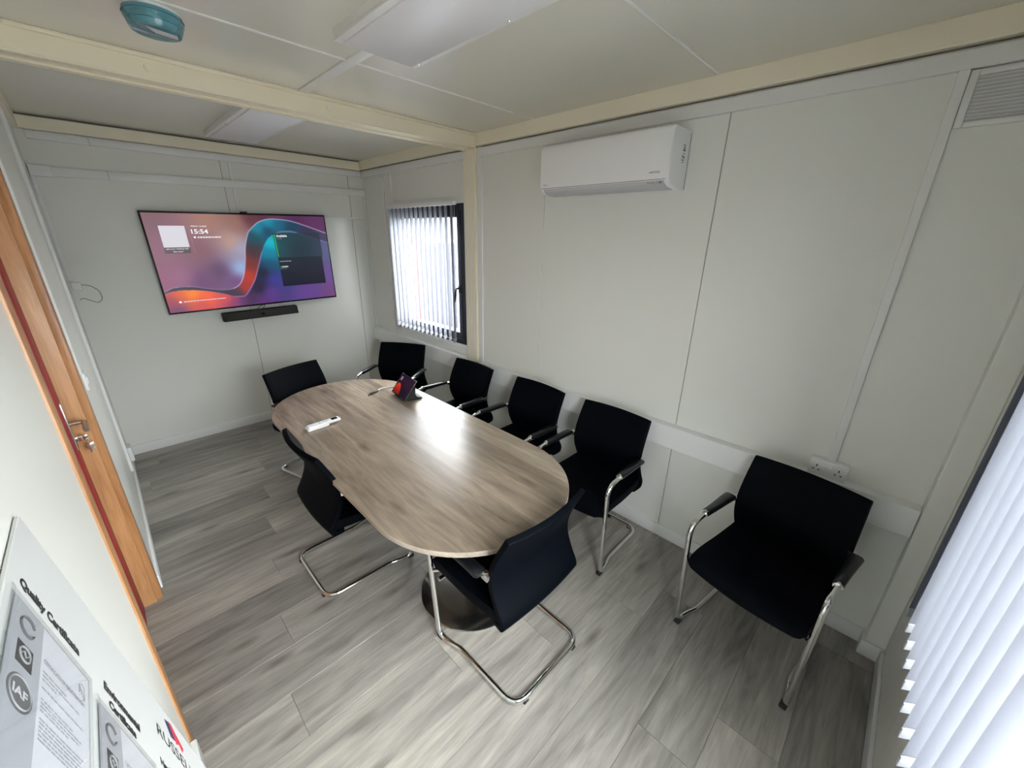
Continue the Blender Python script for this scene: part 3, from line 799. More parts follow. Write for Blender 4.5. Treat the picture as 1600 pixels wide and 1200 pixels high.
def wallpaper(U, V):
    back = idw(U, V, [(0.02, 0.97, (125, 90, 100)), (0.3, 0.95, (165, 120, 106)), (0.45, 0.92, (150, 108, 96)), (0.05, 0.6, (140, 96, 114)), (0.22, 0.62, (132, 90, 100)), (0.40, 0.72, (188, 148, 128)), (0.30, 0.40, (92, 62, 96)), (0.10, 0.38, (150, 96, 126)), (0.418, 0.42, (150, 182, 226)), (0.37, 0.27, (112, 72, 122)), (0.2, 0.3, (105, 62, 110)), (0.53, 0.97, (92, 48, 56)), (0.6, 0.99, (84, 44, 66)), (0.8, 0.98, (80, 40, 82)), (0.98, 0.93, (92, 50, 92)), (0.0, 0.3, (150, 90, 120)), (0.44, 0.65, (160, 160, 190))])
    rib = idw(U, V, [(0.05, 0.24, (52, 48, 66)), (0.2, 0.21, (46, 44, 62)), (0.32, 0.16, (42, 44, 62)), (0.37, 0.15, (60, 50, 70)), (0.415, 0.2, (176, 52, 52)), (0.45, 0.32, (190, 58, 44)), (0.475, 0.47, (120, 50, 48)), (0.51, 0.62, (70, 48, 58)), (0.53, 0.76, (22, 74, 86)), (0.56, 0.86, (22, 140, 168)), (0.63, 0.92, (20, 150, 176)), (0.62, 0.83, (18, 60, 88)), (0.70, 0.90, (18, 96, 124)), (0.76, 0.86, (26, 60, 84)), (0.88, 0.80, (58, 48, 78)), (0.98, 0.75, (70, 66, 92))], 3.2)
    inside = idw(U, V, [(0.625, 0.70, (6, 190, 210)), (0.60, 0.58, (14, 130, 160)), (0.59, 0.45, (20, 80, 108)), (0.54, 0.36, (22, 24, 44)), (0.50, 0.20, (26, 20, 46)), (0.44, 0.08, (70, 36, 78)), (0.60, 0.28, (60, 58, 150)), (0.56, 0.12, (92, 56, 140)), (0.8, 0.08, (98, 64, 138)), (0.5, 0.02, (92, 46, 112)), (0.98, 0.3, (104, 78, 140)), (0.98, 0.06, (110, 66, 122)), (0.98, 0.6, (88, 92, 130)), (0.8, 0.6, (40, 62, 84)), (0.7, 0.79, (34, 96, 100))], 3.0)
    low = idw(U, V, [(0.13, 0.185, (255, 142, 26)), (0.2, 0.13, (250, 96, 58)), (0.06, 0.17, (236, 100, 60)), (0.03, 0.12, (150, 66, 96)), (0.04, 0.02, (104, 58, 108)), (0.17, 0.05, (206, 70, 78)), (0.3, 0.10, (226, 78, 76)), (0.33, 0.03, (128, 54, 106)), (0.385, 0.05, (112, 48, 110)), (0.42, 0.03, (96, 46, 112))], 3.0)
    poly = UP + LO[::-1]
    inr = inpoly(U, V, poly)
    below = inpoly(U, V, LO + [(1.03, -0.1), (-0.02, -0.1)])
    t = np.clip((U - 0.36) / 0.07, 0, 1)[..., None]
    lower = low * (1 - t) + inside * t
    col = np.where(below[..., None], lower, back)
    col = np.where(inr[..., None], rib, col)
    for line, s, cc in ((UP, 0.006, (196, 178, 214)), (LO, 0.006, (150, 130, 190))):
        w = np.exp(-(pdist(U, V, line) / s) ** 2) * np.where(U < 0.35, 0.35, 0.75) * np.where(inpoly(U, V, [(0.36, 0.6), (0.66, 0.6), (0.66, 0.82), (0.36, 0.82)]) & (line is LO), 0.2, 1)
        col = col * (1 - w[..., None]) + np.array(cc) * w[..., None]
    # dark see-through calendar cards
    c1 = (U > 0.648) & (U < 0.95) & (V > 0.52) & (V < 0.805)
    col = np.where(c1[..., None], col * 0.30 + np.array((40, 58, 66)) * 0.62, col)
    c2 = (U > 0.651) & (U < 0.944) & (V > 0.182) & (V < 0.522)
    g = np.clip((V - 0.182) / 0.34, 0, 1)[..., None]
    col = np.where(c2[..., None], col * 0.10 + np.array((18, 20, 34)) * 0.9 * (1 - g) + np.array((34, 38, 46)) * 0.9 * g, col)
    c3 = (U > 0.058) & (U < 0.183) & (V > 0.608) & (V < 0.664)
    col = np.where(c3[..., None], col * 0.35 + 44, col)
    return np.clip(col, 0, 255)
def picture(name, W, H, nu, nv, fn, parent, y, mat):
    us, vs_ = np.linspace(0, 1, nu), np.linspace(0, 1, nv)
    U, V = np.meshgrid(us, vs_)
    c = fn(U, V) / 255.0
    c = np.where(c <= 0.04045, c / 12.92, ((c + 0.055) / 1.055) ** 2.4)
    vr = np.stack([(U - 0.5) * W, np.full(U.shape, y), (V - 0.5) * H], -1).reshape(-1, 3)
    idx = np.arange(nu * nv).reshape(nv, nu)
    q = np.stack([idx[:-1, :-1], idx[:-1, 1:], idx[1:, 1:], idx[1:, :-1]], -1).reshape(-1, 4)
    me = bpy.data.meshes.new(name)
    me.from_pydata(vr.tolist(), [], q.tolist())
    at = me.color_attributes.new('picture', 'FLOAT_COLOR', 'POINT')
    rgba = np.concatenate([c.reshape(-1, 3), np.ones((nu * nv, 1))], 1).astype(np.float32)
    at.data.foreach_set('color', rgba.ravel())
    me.materials.append(mat)
    o = bpy.data.objects.new(name, me); COL.objects.link(o); o.parent = parent
    return o
m = bpy.data.materials.new('screen_picture'); m.use_nodes = True
nt = m.node_tree; nt.nodes.clear()
so_ = nt.nodes.new('ShaderNodeOutputMaterial'); se = nt.nodes.new('ShaderNodeEmission'); sa = nt.nodes.new('ShaderNodeAttribute')
sa.attribute_name = 'picture'; se.inputs[1].default_value = 2 ** -EXPO
sg = nt.nodes.new('ShaderNodeBsdfGlossy'); sg.inputs['Roughness'].default_value = 0.35; sg.inputs[0].default_value = (0.03, 0.03, 0.03, 1)
sadd = nt.nodes.new('ShaderNodeAddShader')
nt.links.new(sa.outputs['Color'], se.inputs[0]); nt.links.new(se.outputs[0], sadd.inputs[0]); nt.links.new(sg.outputs[0], sadd.inputs[1]); nt.links.new(sadd.outputs[0], so_.inputs[0])
SW, SH = TW - 0.024, TH - 0.030
scr = picture('screen', SW, SH, 300, 170, wallpaper, tv, -0.0068, m)
def su(u): return (u - 0.5) * SW
def sv(v): return (v - 0.5) * SH
def sbox(name, u0, u1, v0, v1, mat, d=0.0075):
    return obj(name, box(B(), (su(u0), -d, sv(v0)), (su(u1), -0.0069, sv(v1))), mat, scr, smooth=0)
sbox('white_square', 0.060, 0.181, 0.667, 0.879, M['pale_emit'])
sbox('divider', 0.1995, 0.2007, 0.60, 0.88, M['grey_emit'])
sbox('green_bar', 0.653, 0.6575, 0.533, 0.789, M['green_emit'])
sbox('green_bar', 0.6565, 0.6595, 0.384, 0.426, M['green_emit'])
MT = Matrix.Translation((0, -0.0075, 0)) @ R90X
def stext(body, u, v, w, h, mat='white_emit', bold=0.02):
    text('lettering', body, M[mat], scr, su(u), sv(v), w * SW, h * SH, MT, bold)
stext('15:54', 0.208, 0.800, 0.083, 0.046)
stext('FRIDAY 14 JUNE', 0.212, 0.866, 0.077, 0.016)
stext('Join your meeting with', 0.068, 0.642, 0.105, 0.016, bold=0.01)
stext('this room', 0.098, 0.618, 0.045, 0.013, bold=0.01)
stext('Available', 0.665, 0.760, 0.067, 0.026)
stext('All day', 0.666, 0.733, 0.031, 0.015, 'grey_emit', 0.0)
stext('Available', 0.665, 0.409, 0.040, 0.016)
stext('All day', 0.666, 0.388, 0.028, 0.013, 'grey_emit', 0.0)
random.seed(3)
def dashes(u0, u1, v, h, mat):
    u = u0
    while u < u1:
        w = random.uniform(0.006, 0.016)
        sbox('print_mark', u, min(u + w, u1), v, v + h, M[mat]); u += w + 0.003
dashes(0.232, 0.352, 0.759, 0.012, 'white_emit')
sbox('print_mark', 0.213, 0.224, 0.757, 0.774, M['white_emit'])
dashes(0.078, 0.296, 0.101, 0.009, 'pale_emit')
sbox('print_mark', 0.056, 0.068, 0.096, 0.115, M['white_emit'])
dashes(0.657, 0.732, 0.474, 0.009, 'grey_emit')

sb = empty('sound_bar', (1.056, 4.49, 1.105)); sb.rotation_euler = (0, -0.019, 0)
tag(sb, 'slim black video conference bar mounted below the television', 'sound bar')
obj('body', prism(B(), [(-0.035, 0.004), (0.045, 0.0), (0.045, 0.082), (-0.022, 0.078)], 0, -0.325, 0.325, 0.006, 3), M['rubber'], sb)
obj('grille', prism(B(), [(-0.0372, 0.010), (-0.0352, 0.010), (-0.0242, 0.071), (-0.0262, 0.071)], 0, -0.315, 0.315), M['rubber'], sb)
obj('camera_lens', lathe(B(), [(0.016, 0), (0.014, 0.004), (0.008, 0.0045)], (0.0, -0.0315, 0.041), 20, axis=1, flip=-1), M['gloss_black'], sb)
obj('wall_mount', box(B(), (-0.09, 0.044, 0.012), (0.09, 0.096, 0.068), 0.002), M['blackplastic'], sb)
cb = fillet([(-0.03, 0.03, 0.078), (-0.02, -0.005, 0.10), (0.02, -0.01, 0.125), (0.05, 0.01, 0.115), (0.02, 0.025, 0.078)], 0.02, 4)
obj('cable', tube(B(), cb, 0.0028, 8), M['blackplastic'], sb)

# ------------------------------------------------------------------ table
TX, TY0, TY1, TZ = 1.094, 0.858, 3.243, 0.73
ct = empty('conference_table', (TX, (TY0 + TY1) / 2, 0)); tag(ct, 'long oval-ended wood-top conference table on steel pedestals', 'table')
hw, hl = 0.505, (TY1 - TY0) / 2
def stadium(w, l, n=40):
    pts = []
    for i in range(n + 1):
        a = PI * i / n; pts.append((w * math.cos(a), (l - w) + w * math.sin(a)))
    for i in range(n + 1):
        a = PI + PI * i / n; pts.append((w * math.cos(a), -(l - w) + w * math.sin(a)))
    return pts
bm = prism(B(), stadium(hw - 0.0015, hl - 0.0015), 2, TZ - 0.024, TZ)
obj('top', bm, M['table'], ct, smooth=25)
bm = B()
o_ = stadium(hw, hl); i_ = stadium(hw - 0.002, hl - 0.002)
rings = [[bm.verts.new((p[0], p[1], z)) for p in s] for s, z in ((i_, TZ + 0.0002), (o_, TZ - 0.0015), (o_, TZ - 0.0235), (i_, TZ - 0.025))]
for a, b in zip(rings, rings[1:]):
    for k in range(len(a)):
        j = (k + 1) % len(a); bm.faces.new((a[j], a[k], b[k], b[j]))
bmesh.ops.recalc_face_normals(bm, faces=bm.faces[:])
obj('edge_band', bm, M['edge'], ct, smooth=50)
for s in (-1, 1):
    cy = s * (hl - 0.515)
    obj('base_plate', lathe(B(), [(0.293, 0.0), (0.293, 0.006), (0.286, 0.010), (0.18, 0.013), (0.055, 0.017)], (0.015, cy, 0), 64), M['steel'], ct, smooth=40)
    obj('column', lathe(B(), [(0.055, 0.014), (0.050, 0.022), (0.050, 0.690), (0.055, 0.695)], (0.015, cy, 0), 40), M['steel'], ct)
    obj('top_plate', box(B(), (-0.20, cy - 0.20, 0.695), (0.23, cy + 0.20, 0.7058), 0.002), M['blackplastic'], ct)

# ------------------------------------------------------------------ chairs
def grid_shell(prof, hwf, bow, nu, thick, name, mat, parent, subs=1, frontbow=None):
    """surface swept along prof (list of (y,z)), half width hwf(t), forward bow at the edges bow(t)"""
    bm = B(); n = len(prof); rows = []
    for i, (y, z) in enumerate(prof):
        t = i / (n - 1)
        a = prof[max(i - 1, 0)]; b = prof[min(i + 1, n - 1)]
        dy, dz = b[0] - a[0], b[1] - a[1]; l = math.hypot(dy, dz); ny, nz = -dz / l, dy / l     # front/up normal
        row = []
        for k in range(nu):
            u = -1 + 2 * k / (nu - 1)
            w = hwf(t); bo = bow(t) * u * u
            fb = frontbow(t, u) if frontbow else 0
            row.append(bm.verts.new((u * w, y + ny * bo + fb * dy / l, z + nz * bo + fb * dz / l)))
        rows.append(row)
    fs = []
    for r0, r1 in zip(rows, rows[1:]):
        for k in range(nu - 1):
            fs.append(bm.faces.new((r0[k], r0[k + 1], r1[k + 1], r1[k])))
    bmesh.ops.recalc_face_normals(bm, faces=fs)
    o = obj(name, bm, mat, parent, smooth=60)
    s = o.modifiers.new('thickness', 'SOLIDIFY'); s.thickness = thick; s.offset = 0
    bv = o.modifiers.new('round', 'BEVEL'); bv.width = min(thick * 0.42, 0.016); bv.segments = 3; bv.limit_method = 'ANGLE'; bv.angle_limit = math.radians(50)
    return o

def catmull(pts, n=5):
    return [tuple(float(v) for v in p) for p in smoothline(pts, n)]

def make_chair():
    root = empty('meeting_chair')
    back = [(0.026, 0.866), (0.060, 0.800), (0.096, 0.725), (0.120, 0.650), (0.118, 0.585), (0.092, 0.515), (0.066, 0.462), (0.064, 0.425), (0.090, 0.402), (0.140, 0.396)]
    back = catmull(back, 3)
    def hb(t): return 0.234 + 0.010 * math.sin(min(1, t / 0.45) * PI / 2) if t < 0.85 else 0.244 - 0.10 * (t - 0.85)
    def bb(t): return 0.030 * max(0.0, 1 - t * 0.7)
    def fb(t, u): return (0.014 * u * u if t < 0.02 else 0.0)
    grid_shell(back, hb, bb, 11, 0.028, 'backrest', M['chairfab'], root, frontbow=fb)
    seat = catmull([(0.085, 0.448), (0.17, 0.440), (0.30, 0.438), (0.42, 0.446), (0.500, 0.446), (0.535, 0.430), (0.548, 0.405)], 3)
    def hs(t): return 0.232 + 0.014 * math.sin(min(1, t / 0.6) * PI / 2) - (0.030 * ((t - 0.86) / 0.14) ** 2 if t > 0.86 else 0)
    grid_shell(seat, hs, lambda t: 0.010 * (1 - t), 11, 0.050, 'seat', M['chairfab'], root, frontbow=lambda t, u: -0.018 * u * u * max(0, (t - 0.5) * 2))
    # one bent tube from arm to floor, round the back and up to the other arm
    def side(s):
        return [(s * 0.252, 0.165, 0.648), (s * 0.266, 0.40, 0.655), (s * 0.268, 0.545, 0.640), (s * 0.257, 0.505, 0.016), (s * 0.244, 0.42, 0.0165), (s * 0.228, 0.365, 0.0165), (s * 0.226, 0.0, 0.0165)]
    L_ = side(-1); R_ = side(1)[::-1]
    pts = L_ + R_
    rad = [0, 0.05, 0.085, 0.045, 0.04, 0.04, 0.075, 0.075, 0.04, 0.04, 0.045, 0.085, 0.05, 0]
    obj('tube_frame', tube(B(), fillet(pts, rad, 7), 0.0125, 12), M['chrome'], root, smooth=60)
    for s in (-1, 1):
        bm = B()
        sec = []
        for i, (y, w, h) in enumerate(((0.425, 0.0165, 0.0165), (0.415, 0.0185, 0.017), (0.34, 0.021, 0.017), (0.25, 0.026, 0.015), (0.185, 0.030, 0.012), (0.172, 0.024, 0.008))):
            x = s * (0.2655 - (0.425 - y) * 0.02); z = 0.655 - (0.425 - y) * 0.02 + (0.004 if i > 2 else 0)
            sec.append([bm.verts.new((x + w * math.copysign(abs(math.cos(a)) ** 0.6, math.cos(a)), y, z + h * math.copysign(abs(math.sin(a)) ** 0.7, math.sin(a)))) for a in [2 * PI * k / 16 for k in range(16)]])
        for a, b in zip(sec, sec[1:]):
            for k in range(16):
                j = (k + 1) % 16; bm.faces.new((a[k], a[j], b[j], b[k]))
        bm.faces.new(sec[0][::-1]); bm.faces.new(sec[-1])
        bmesh.ops.recalc_face_normals(bm, faces=bm.faces[:])
        obj('arm_pad', bm, M['chairpad'], root, smooth=50)
        obj('arm_collar', tube(B(), [(s * 0.266, 0.421, 0.6555), (s * 0.2665, 0.434, 0.6555)], 0.0165, 16), M['chrome'], root)
        obj('arm_bracket', box(B(), (min(s * 0.232, s * 0.262), 0.138, 0.632), (max(s * 0.232, s * 0.262), 0.176, 0.660), 0.004), M['chrome'], root)
        obj('foot', box(B(), (s * 0.252 - 0.014, 0.480, 0.0), (s * 0.252 + 0.014, 0.516, 0.020), 0.004), M['rubber'], root)
        obj('foot', box(B(), (s * 0.17 - 0.014, -0.014, 0.0), (s * 0.17 + 0.014, 0.014, 0.012), 0.003), M['rubber'], root)
        obj('seat_lug', tube(B(), [(s * 0.266, 0.527, 0.415), (s * 0.22, 0.500, 0.415)], 0.009, 10), M['chrome'], root)
    obj('cross_bar', tube(B(), [(-0.265, 0.47, 0.405), (0.265, 0.47, 0.405)], 0.010, 10), M['chrome'], root)
    return root

def copy_chair(src):
    r = src.copy(); COL.objects.link(r)
    for ch in src.children:
        c = ch.copy(); COL.objects.link(c); c.parent = r
    return r

CH = [  # x, y of the rear rail centre, facing angle in degrees, label
    (2.190, 0.116, 171.8, 'lone black chair in the right foreground, beside the double socket'),
    (2.204, 1.158, 180.0, 'black chair at the near right corner of the table, nearest to the lone chair'),
    (2.192, 1.794, 178.2, 'black chair in the middle of the right row, below the air conditioner'),
    (2.164, 2.519, 180.0, 'black chair in the right row by the cream post'),
    (2.052, 3.539, 213.6, 'black chair under the blind window at the far right of the table'),
    (0.919, 3.504, -72.0, 'black chair at the far left end of the table, nearest the television'),
    (0.475, 2.070, 0.0, 'black chair on the left side of the table, its back to the oak framed door'),
    (1.045, 0.745, 90.0, 'black chair at the near end of the table, seen from behind'),
]
ch0 = make_chair()
for i, (x, y, a, lab) in enumerate(CH):
    c = ch0 if i == 0 else copy_chair(ch0)
    c.location = (x, y, 0); c.rotation_euler = (0, 0, math.radians(a - 90))
    tag(c, lab, 'chair', 'black cantilever meeting chairs')

# ------------------------------------------------------------------ things on the table
rc = empty('remote_control', (0.80, 2.485, TZ), math.radians(3)); tag(rc, 'white remote control in its wall holder lying on the table', 'remote control')
obj('holder', prism(B(), [(-0.105, -0.030), (-0.035, -0.030), (0.03, -0.027), (0.03, 0.027), (-0.035, 0.030), (-0.105, 0.030)], 2, 0.0, 0.014, 0.003), M['acwhite'], rc)
obj('handset', box(B(), (-0.095, -0.024, 0.008), (0.110, 0.024, 0.026), 0.006, 3), M['acwhite'], rc)
obj('display', box(B(), (0.055, -0.016, 0.0255), (0.095, 0.016, 0.0266), 0.0005, 1), M['gloss_black'], rc)
for bx_, by_ in ((0.035, 0.0), (0.02, 0.010), (0.02, -0.010), (0.003, 0.0), (-0.02, 0.008), (-0.02, -0.008)):
    obj('button', box(B(), (bx_ - 0.004, by_ - 0.004, 0.0255), (bx_ + 0.004, by_ + 0.004, 0.0272), 0.001, 1), M['greyink'], rc)

tpn = empty('touch_panel', (1.425, 2.555, TZ), math.radians(-98)); tpn.scale = (1.2, 1.2, 1.2); tag(tpn, 'small black tilted touch panel with a red wallpaper on the table', 'touch panel')
# local: screen faces -y, x to the right
TA = math.radians(52)
body = [(-0.028, 0.010), (-0.022, 0.004), (0.085, 0.0), (0.098, 0.006), (0.060, 0.020), (0.048, 0.040), (0.054, 0.112), (0.048, 0.124)]
obj('stand', prism(B(), [(p[0], p[1]) for p in body], 0, -0.085, 0.085, 0.003, 2), M['blackplastic'], tpn)
TPM = Matrix.Translation((0, -0.032, 0.012)) @ Matrix.Rotation(-(PI / 2 - TA), 4, 'X')
bm = box(B(), (-0.105, -0.006, 0.0), (0.105, 0.006, 0.145), 0.003); bmesh.ops.transform(bm, matrix=TPM, verts=bm.verts[:])
tab = obj('tablet', bm, M['gloss_black'], tpn)
def tpic(U, V):
    base = np.zeros(U.shape + (3,)) + np.array((20, 14, 26))
    glow = np.exp(-(((U - 0.75) / 0.5) ** 2 + ((V - 0.8) / 0.5) ** 2))[..., None]
    base = base + glow * np.array((26, 6, 18))
    red = inpoly(U, V, [(0.02, 0.02), (0.02, 0.34), (0.10, 0.52), (0.2, 0.56), (0.30, 0.50), (0.40, 0.34), (0.50, 0.02)])
    k = np.clip(V / 0.55, 0, 1)[..., None]
    col = np.where(red[..., None], np.array((120, 22, 20)) * (1 - k) + np.array((215, 62, 34)) * k, base)
    sq = (U > 0.08) & (U < 0.19) & (V > 0.70) & (V < 0.90)
    return np.where(sq[..., None], np.array((150, 120, 150)), col)
pic = picture('screen', 0.196, 0.128, 80, 56, tpic, tpn, 0.0, m)
pic.data.transform(TPM @ Matrix.Translation((0, -0.0064, 0.0725)))

us = empty('usb_adapter', (1.315, 2.79, TZ), math.radians(22)); tag(us, 'black adapter on a short grey cable lying left of the touch panel', 'adapter')
obj('plug', box(B(), (-0.055, -0.010, 0.0), (0.035, 0.010, 0.014), 0.004), M['blackplastic'], us)
obj('tip', prism(B(), [(-0.075, -0.003), (-0.054, -0.009), (-0.054, 0.009), (-0.075, 0.003)], 2, 0.002, 0.011, 0.001, 1), M['mark'], us)
obj('cable', tube(B(), fillet([(0.034, 0, 0.007), (0.07, 0.002, 0.010), (0.11, -0.010, 0.006), (0.150, -0.045, 0.004), (0.165, -0.11, 0.004)], 0.02, 4), 0.004, 8), M['upvc'], us)

# ------------------------------------------------------------------ leaning notice board with certificates
K = 0.93
sl = math.atan(0.1035)
axX = Vector((math.sin(sl), 0, -math.cos(sl))); axY = Vector((0, 1, 0)); axZ = axX.cross(axY)
BO = Vector((-0.171 * K, 0.892 * K, 1.9 - 0.43 * K))
def BM(a=0.0, b=0.0, n=0.0):
    p = BO + axX * a * K - axY * b * K + axZ * n
    return Matrix(((axX.x, axY.x, axZ.x, p.x), (axX.y, axY.y, axZ.y, p.y), (axX.z, axY.z, axZ.z, p.z), (0, 0, 0, 1)))
nb = empty('notice_board', mw=BM()); tag(nb, 'large white certificate board standing on end, leaning on the left wall', 'notice board')
obj('board_panel', box(B(), (-0.012, -0.98, -0.006), (1.500, 0.0, 0.0), 0.0015, 1), M['board'], nb, smooth=0)
def btext(body, a, b, w, h, mat='ink', bold=0.03, z=0.0004):
    text('lettering', body, M[mat], nb, a * K, -b * K, w * K, h * K, None, bold, z)
btext('Quality Certificate', 0.014, 0.155, 0.156, 0.024, bold=0.05)
btext('Environmental', 0.247, 0.152, 0.128, 0.018, bold=0.05)
btext('Certificate', 0.262, 0.178, 0.094, 0.017, bold=0.05)
btext('Health', 0.455, 0.166, 0.060, 0.016, bold=0.035)
btext('RUSSELL', 0.462, 0.096, 0.180, 0.025, bold=0.0)
for nm, poly, mat in (('logo_ribbon', [(0.500, 0.040), (0.520, 0.034), (0.545, 0.066), (0.524, 0.070)], 'navyprint'), ('logo_ribbon', [(0.516, 0.034), (0.532, 0.030), (0.590, 0.058), (0.582, 0.072), (0.566, 0.062), (0.552, 0.070), (0.536, 0.052)], 'redprint')):
    obj(nm, prism(B(), [((p[0] + 0.012) * K, -(p[1] - 0.010) * K * 0.95) for p in poly], 2, 0.0002, 0.0006), M[mat], nb, smooth=0)

def holder(a0, a1, b0, b1, label, plabel, ring_b, full=True):
    w, h = (a1 - a0) * K, (b1 - b0) * K
    t = empty('certificate_holder', mw=BM(a0, b0)); tag(t, label, 'document holder', 'clear certificate holders')
    obj('back_sheet', box(B(), (0, -h, 0.0005), (w, 0, 0.0016), 0.0004, 1), M['acrylic'], t, smooth=0)
    obj('front_sheet', box(B(), (0, -h, 0.0032), (w, 0, 0.0045), 0.0004, 1), M['acrylic'], t, smooth=0)
    obj('side_rail', box(B(), (-0.010, -h, 0.0005), (0.0, 0.0, 0.0055), 0.001, 1), M['acrylic'], t, smooth=0)
    p = empty('certificate', mw=BM(a0 + 0.006, b0 + 0.006, 0.0017)); tag(p, plabel, 'certificate', 'certificates in the clear holders')
    pw, ph = w - 0.012 * K, h - 0.012 * K
    obj('sheet', box(B(), (0, -ph, 0), (pw, 0, 0.0006)), M['paper'], p, smooth=0)
    obj('grey_band', box(B(), (0.0, -ph, 0.0006), (0.062, 0, 0.0008)), M['paperband'], p, smooth=0)
    # ring emblem
    bm = B(); cx, cy = 0.030, -0.032
    tube(bm, [(cx + 0.0140 * math.cos(q), cy + 0.0140 * math.sin(q), 0.0011) for q in [0.5 + 5.4 * i / 30 for i in range(31)]], 0.0016, 6)
    obj('ring_emblem', bm, M['mark'], p)
    bm = B(); prism(bm, [(0.016, -0.061), (0.046, -0.061), (0.046, -0.093), (0.016, -0.093)], 2, 0.0008, 0.0012)
    sq = obj('square_emblem', bm, M['ink'], p, smooth=0)
    bm = B(); tube(bm, [(0.031 + 0.010 * math.cos(q), -0.076 + 0.010 * math.sin(q), 0.0013) for q in [2 * PI * i / 20 for i in range(21)]], 0.0012, 5)
    obj('square_emblem_ring', bm, M['greyink'], sq)
    bm = B(); tube(bm, [(0.022, -0.080, 0.0013), (0.029, -0.072, 0.0013), (0.033, -0.079, 0.0013), (0.040, -0.071, 0.0013)], 0.0010, 5)
    obj('square_emblem_mark', bm, M['greyink'], sq)
    em = obj('round_emblem', lathe(B(), [(0.0225, 0.0008), (0.0225, 0.0012)], (0.031, -0.129, 0), 40), M['mark'], p, smooth=0)
    bm = B(); tube(bm, [(0.031 + 0.0190 * math.cos(q), -0.129 + 0.0190 * math.sin(q), 0.0013) for q in [2 * PI * i / 32 for i in range(33)]], 0.0010, 5)
    obj('round_emblem_ring', bm, M['greyink'], em)
    text('lettering', 'IAF', M['paper'], em, 0.018, -0.135, 0.026, 0.012, None, 0.03, 0.0014)
    text('lettering', 'CERTIFICATE OF REGISTRATION', M['mark'], p, 0.068, -0.055, pw - 0.080, 0.0065, None, 0.0, 0.0008)
    rs = random.Random(5)
    for j, (b_, f) in enumerate(((0.068, 0.55), (0.074, 0.85), (0.080, 0.30), (0.092, 0.95), (0.108, 0.7), (0.113, 0.9), (0.118, 0.85), (0.123, 0.6), (0.134, 0.95), (0.139, 0.9), (0.144, 0.9), (0.149, 0.95), (0.154, 0.8), (0.159, 0.9))):
        x = 0.068; row = B()
        end = 0.068 + (pw - 0.078) * f
        while x < end:
            l = rs.uniform(0.004, 0.013); box(row, (x, -b_ - 0.0011, 0.0006), (min(x + l, end), -b_ + 0.0011, 0.0009)); x += l + 0.002
        obj('text_line', row, M['greyink'], p, smooth=0)
    bm = B()
    for q in range(4):
        tube(bm, [(pw - 0.018 + 0.007 * math.cos(q * 1.3 + t_), -0.030 - q * 0.004 + 0.009 * math.sin(t_ * 1.0), 0.0009) for t_ in [0.5 * i for i in range(9)]], 0.0005, 4)
    obj('script_emblem', bm, M['greyink'], p)
holder(-0.001, 0.196, 0.178, 0.487, 'clear acrylic holder below the Quality Certificate heading', 'printed certificate in the holder below the Quality heading', 0)
holder(0.216, 0.413, 0.196, 0.505, 'clear acrylic holder below the Environmental Certificate heading', 'printed certificate in the holder below the Environmental heading', 0)

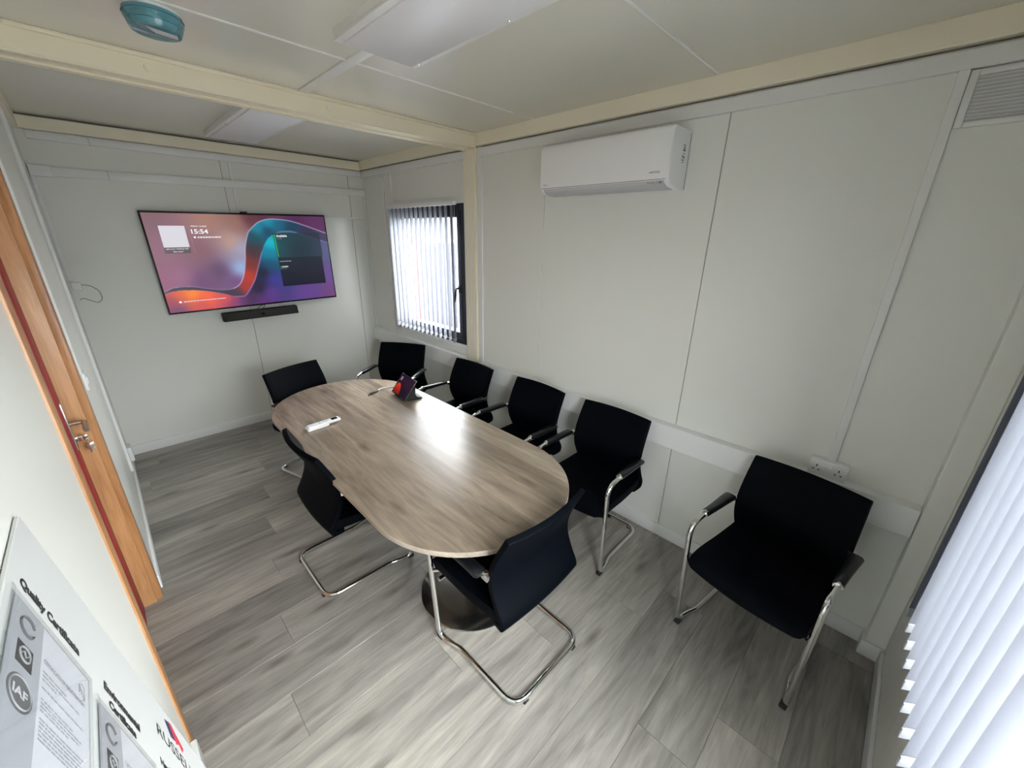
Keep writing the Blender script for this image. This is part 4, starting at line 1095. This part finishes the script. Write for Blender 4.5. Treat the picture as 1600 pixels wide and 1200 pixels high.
# ------------------------------------------------------------------ outside
gr = struct('ground_outside', box(B(), (-30, -30, -0.40), (45, 45, -0.30)), M['concrete'], 'pale concrete yard seen through the blind window', 'ground')
fe = empty('yard_fence', (4.9, 7.6, -0.3)); tag(fe, 'pale galvanised palisade fence outside the blind window', 'fence')
for z in (0.35, 2.05):
    obj('rail', box(B(), (0.0, -2.3, z), (0.05, 2.6, z + 0.06), 0.004, 1), M['fence'], fe, smooth=0)
pale = None
for k in range(30):
    y = -2.25 + k * 0.16
    if pale is None:
        pale = obj('pale', prism(B(), [(-0.035, 0.0), (0.035, 0.0), (0.035, 2.3), (0.0, 2.4), (-0.035, 2.3)], 0, -0.012, 0.0), M['fence'], fe, smooth=0, loc=(0, y, 0))
    else: inst(pale, fe, (0, y, 0))
pr = obj('marker_post', lathe(B(), [(0.045, 0.0), (0.045, 2.15), (0.03, 2.18)], n=20), M['postred'], loc=(3.72, 5.93, -0.3)); tag(pr, 'red post standing outside the blind window', 'post')
cn = empty('storage_container', (9.0, 10.0, -0.3)); tag(cn, 'blue grey storage container beyond the yard fence', 'container')
obj('shell', box(B(), (-1.2, -5.0, 0.1), (1.2, 4.0, 3.3), 0.02), M['container'], cn)
for k in range(22):
    obj('rib', box(B(), (-1.235, -4.9 + k * 0.4, 0.2), (-1.19, -4.75 + k * 0.4, 3.2)), M['container'], cn, smooth=0)
mc = empty('yard_machine', (6.6, 6.55, -0.3)); tag(mc, 'orange machine partly seen through the upper slats of the blind', 'machine')
obj('body', prism(B(), [(-0.5, 0.6), (0.5, 0.6), (0.55, 1.7), (0.2, 2.55), (-0.35, 2.55), (-0.5, 1.7)], 1, -0.55, 0.55, 0.04, 2), M['orange'], mc)
obj('cab_window', box(B(), (-0.46, -0.35, 1.85), (-0.30, 0.35, 2.35), 0.02), M['gloss_black'], mc)
for s in (-1, 1):
    obj('wheel', lathe(B(), [(0.34, -0.1), (0.38, -0.06), (0.38, 0.06), (0.34, 0.1)], (0, s * 0.5, 0.38), 28, axis=1), M['rubber'], mc)

hd = empty('added_hoarding', (5.25, 8.2, -0.3)); tag(hd, 'blue grey solid hoarding added behind the palisade fence to dim the blind gaps', 'hoarding')  # added dark screen, covers the bright outside between the far slats
hs = None
for k in range(6):
    y = -2.25 + k * 0.9
    if hs is None: hs = obj('sheet', box(B(), (0.0, -0.447, 0.0), (0.03, 0.447, 2.75), 0.003, 1), M['container'], hd, smooth=0, loc=(0, y, 0))
    else: inst(hs, hd, (0, y, 0))
cb = empty('added_cabin', (0.8, -9.0, -0.3)); tag(cb, 'unseen pale cabin added outside the bright blind window to block low sky light', 'cabin')  # made-up building, out of view, hides part of the sky from the near blind
obj('wall', box(B(), (-4.5, -2.4, 0.15), (5.5, 0.0, 2.9), 0.02), M['cabin'], cb)
obj('roof_edge', box(B(), (-4.55, -2.45, 2.9), (5.55, 0.05, 3.05), 0.01), M['cream'], cb)
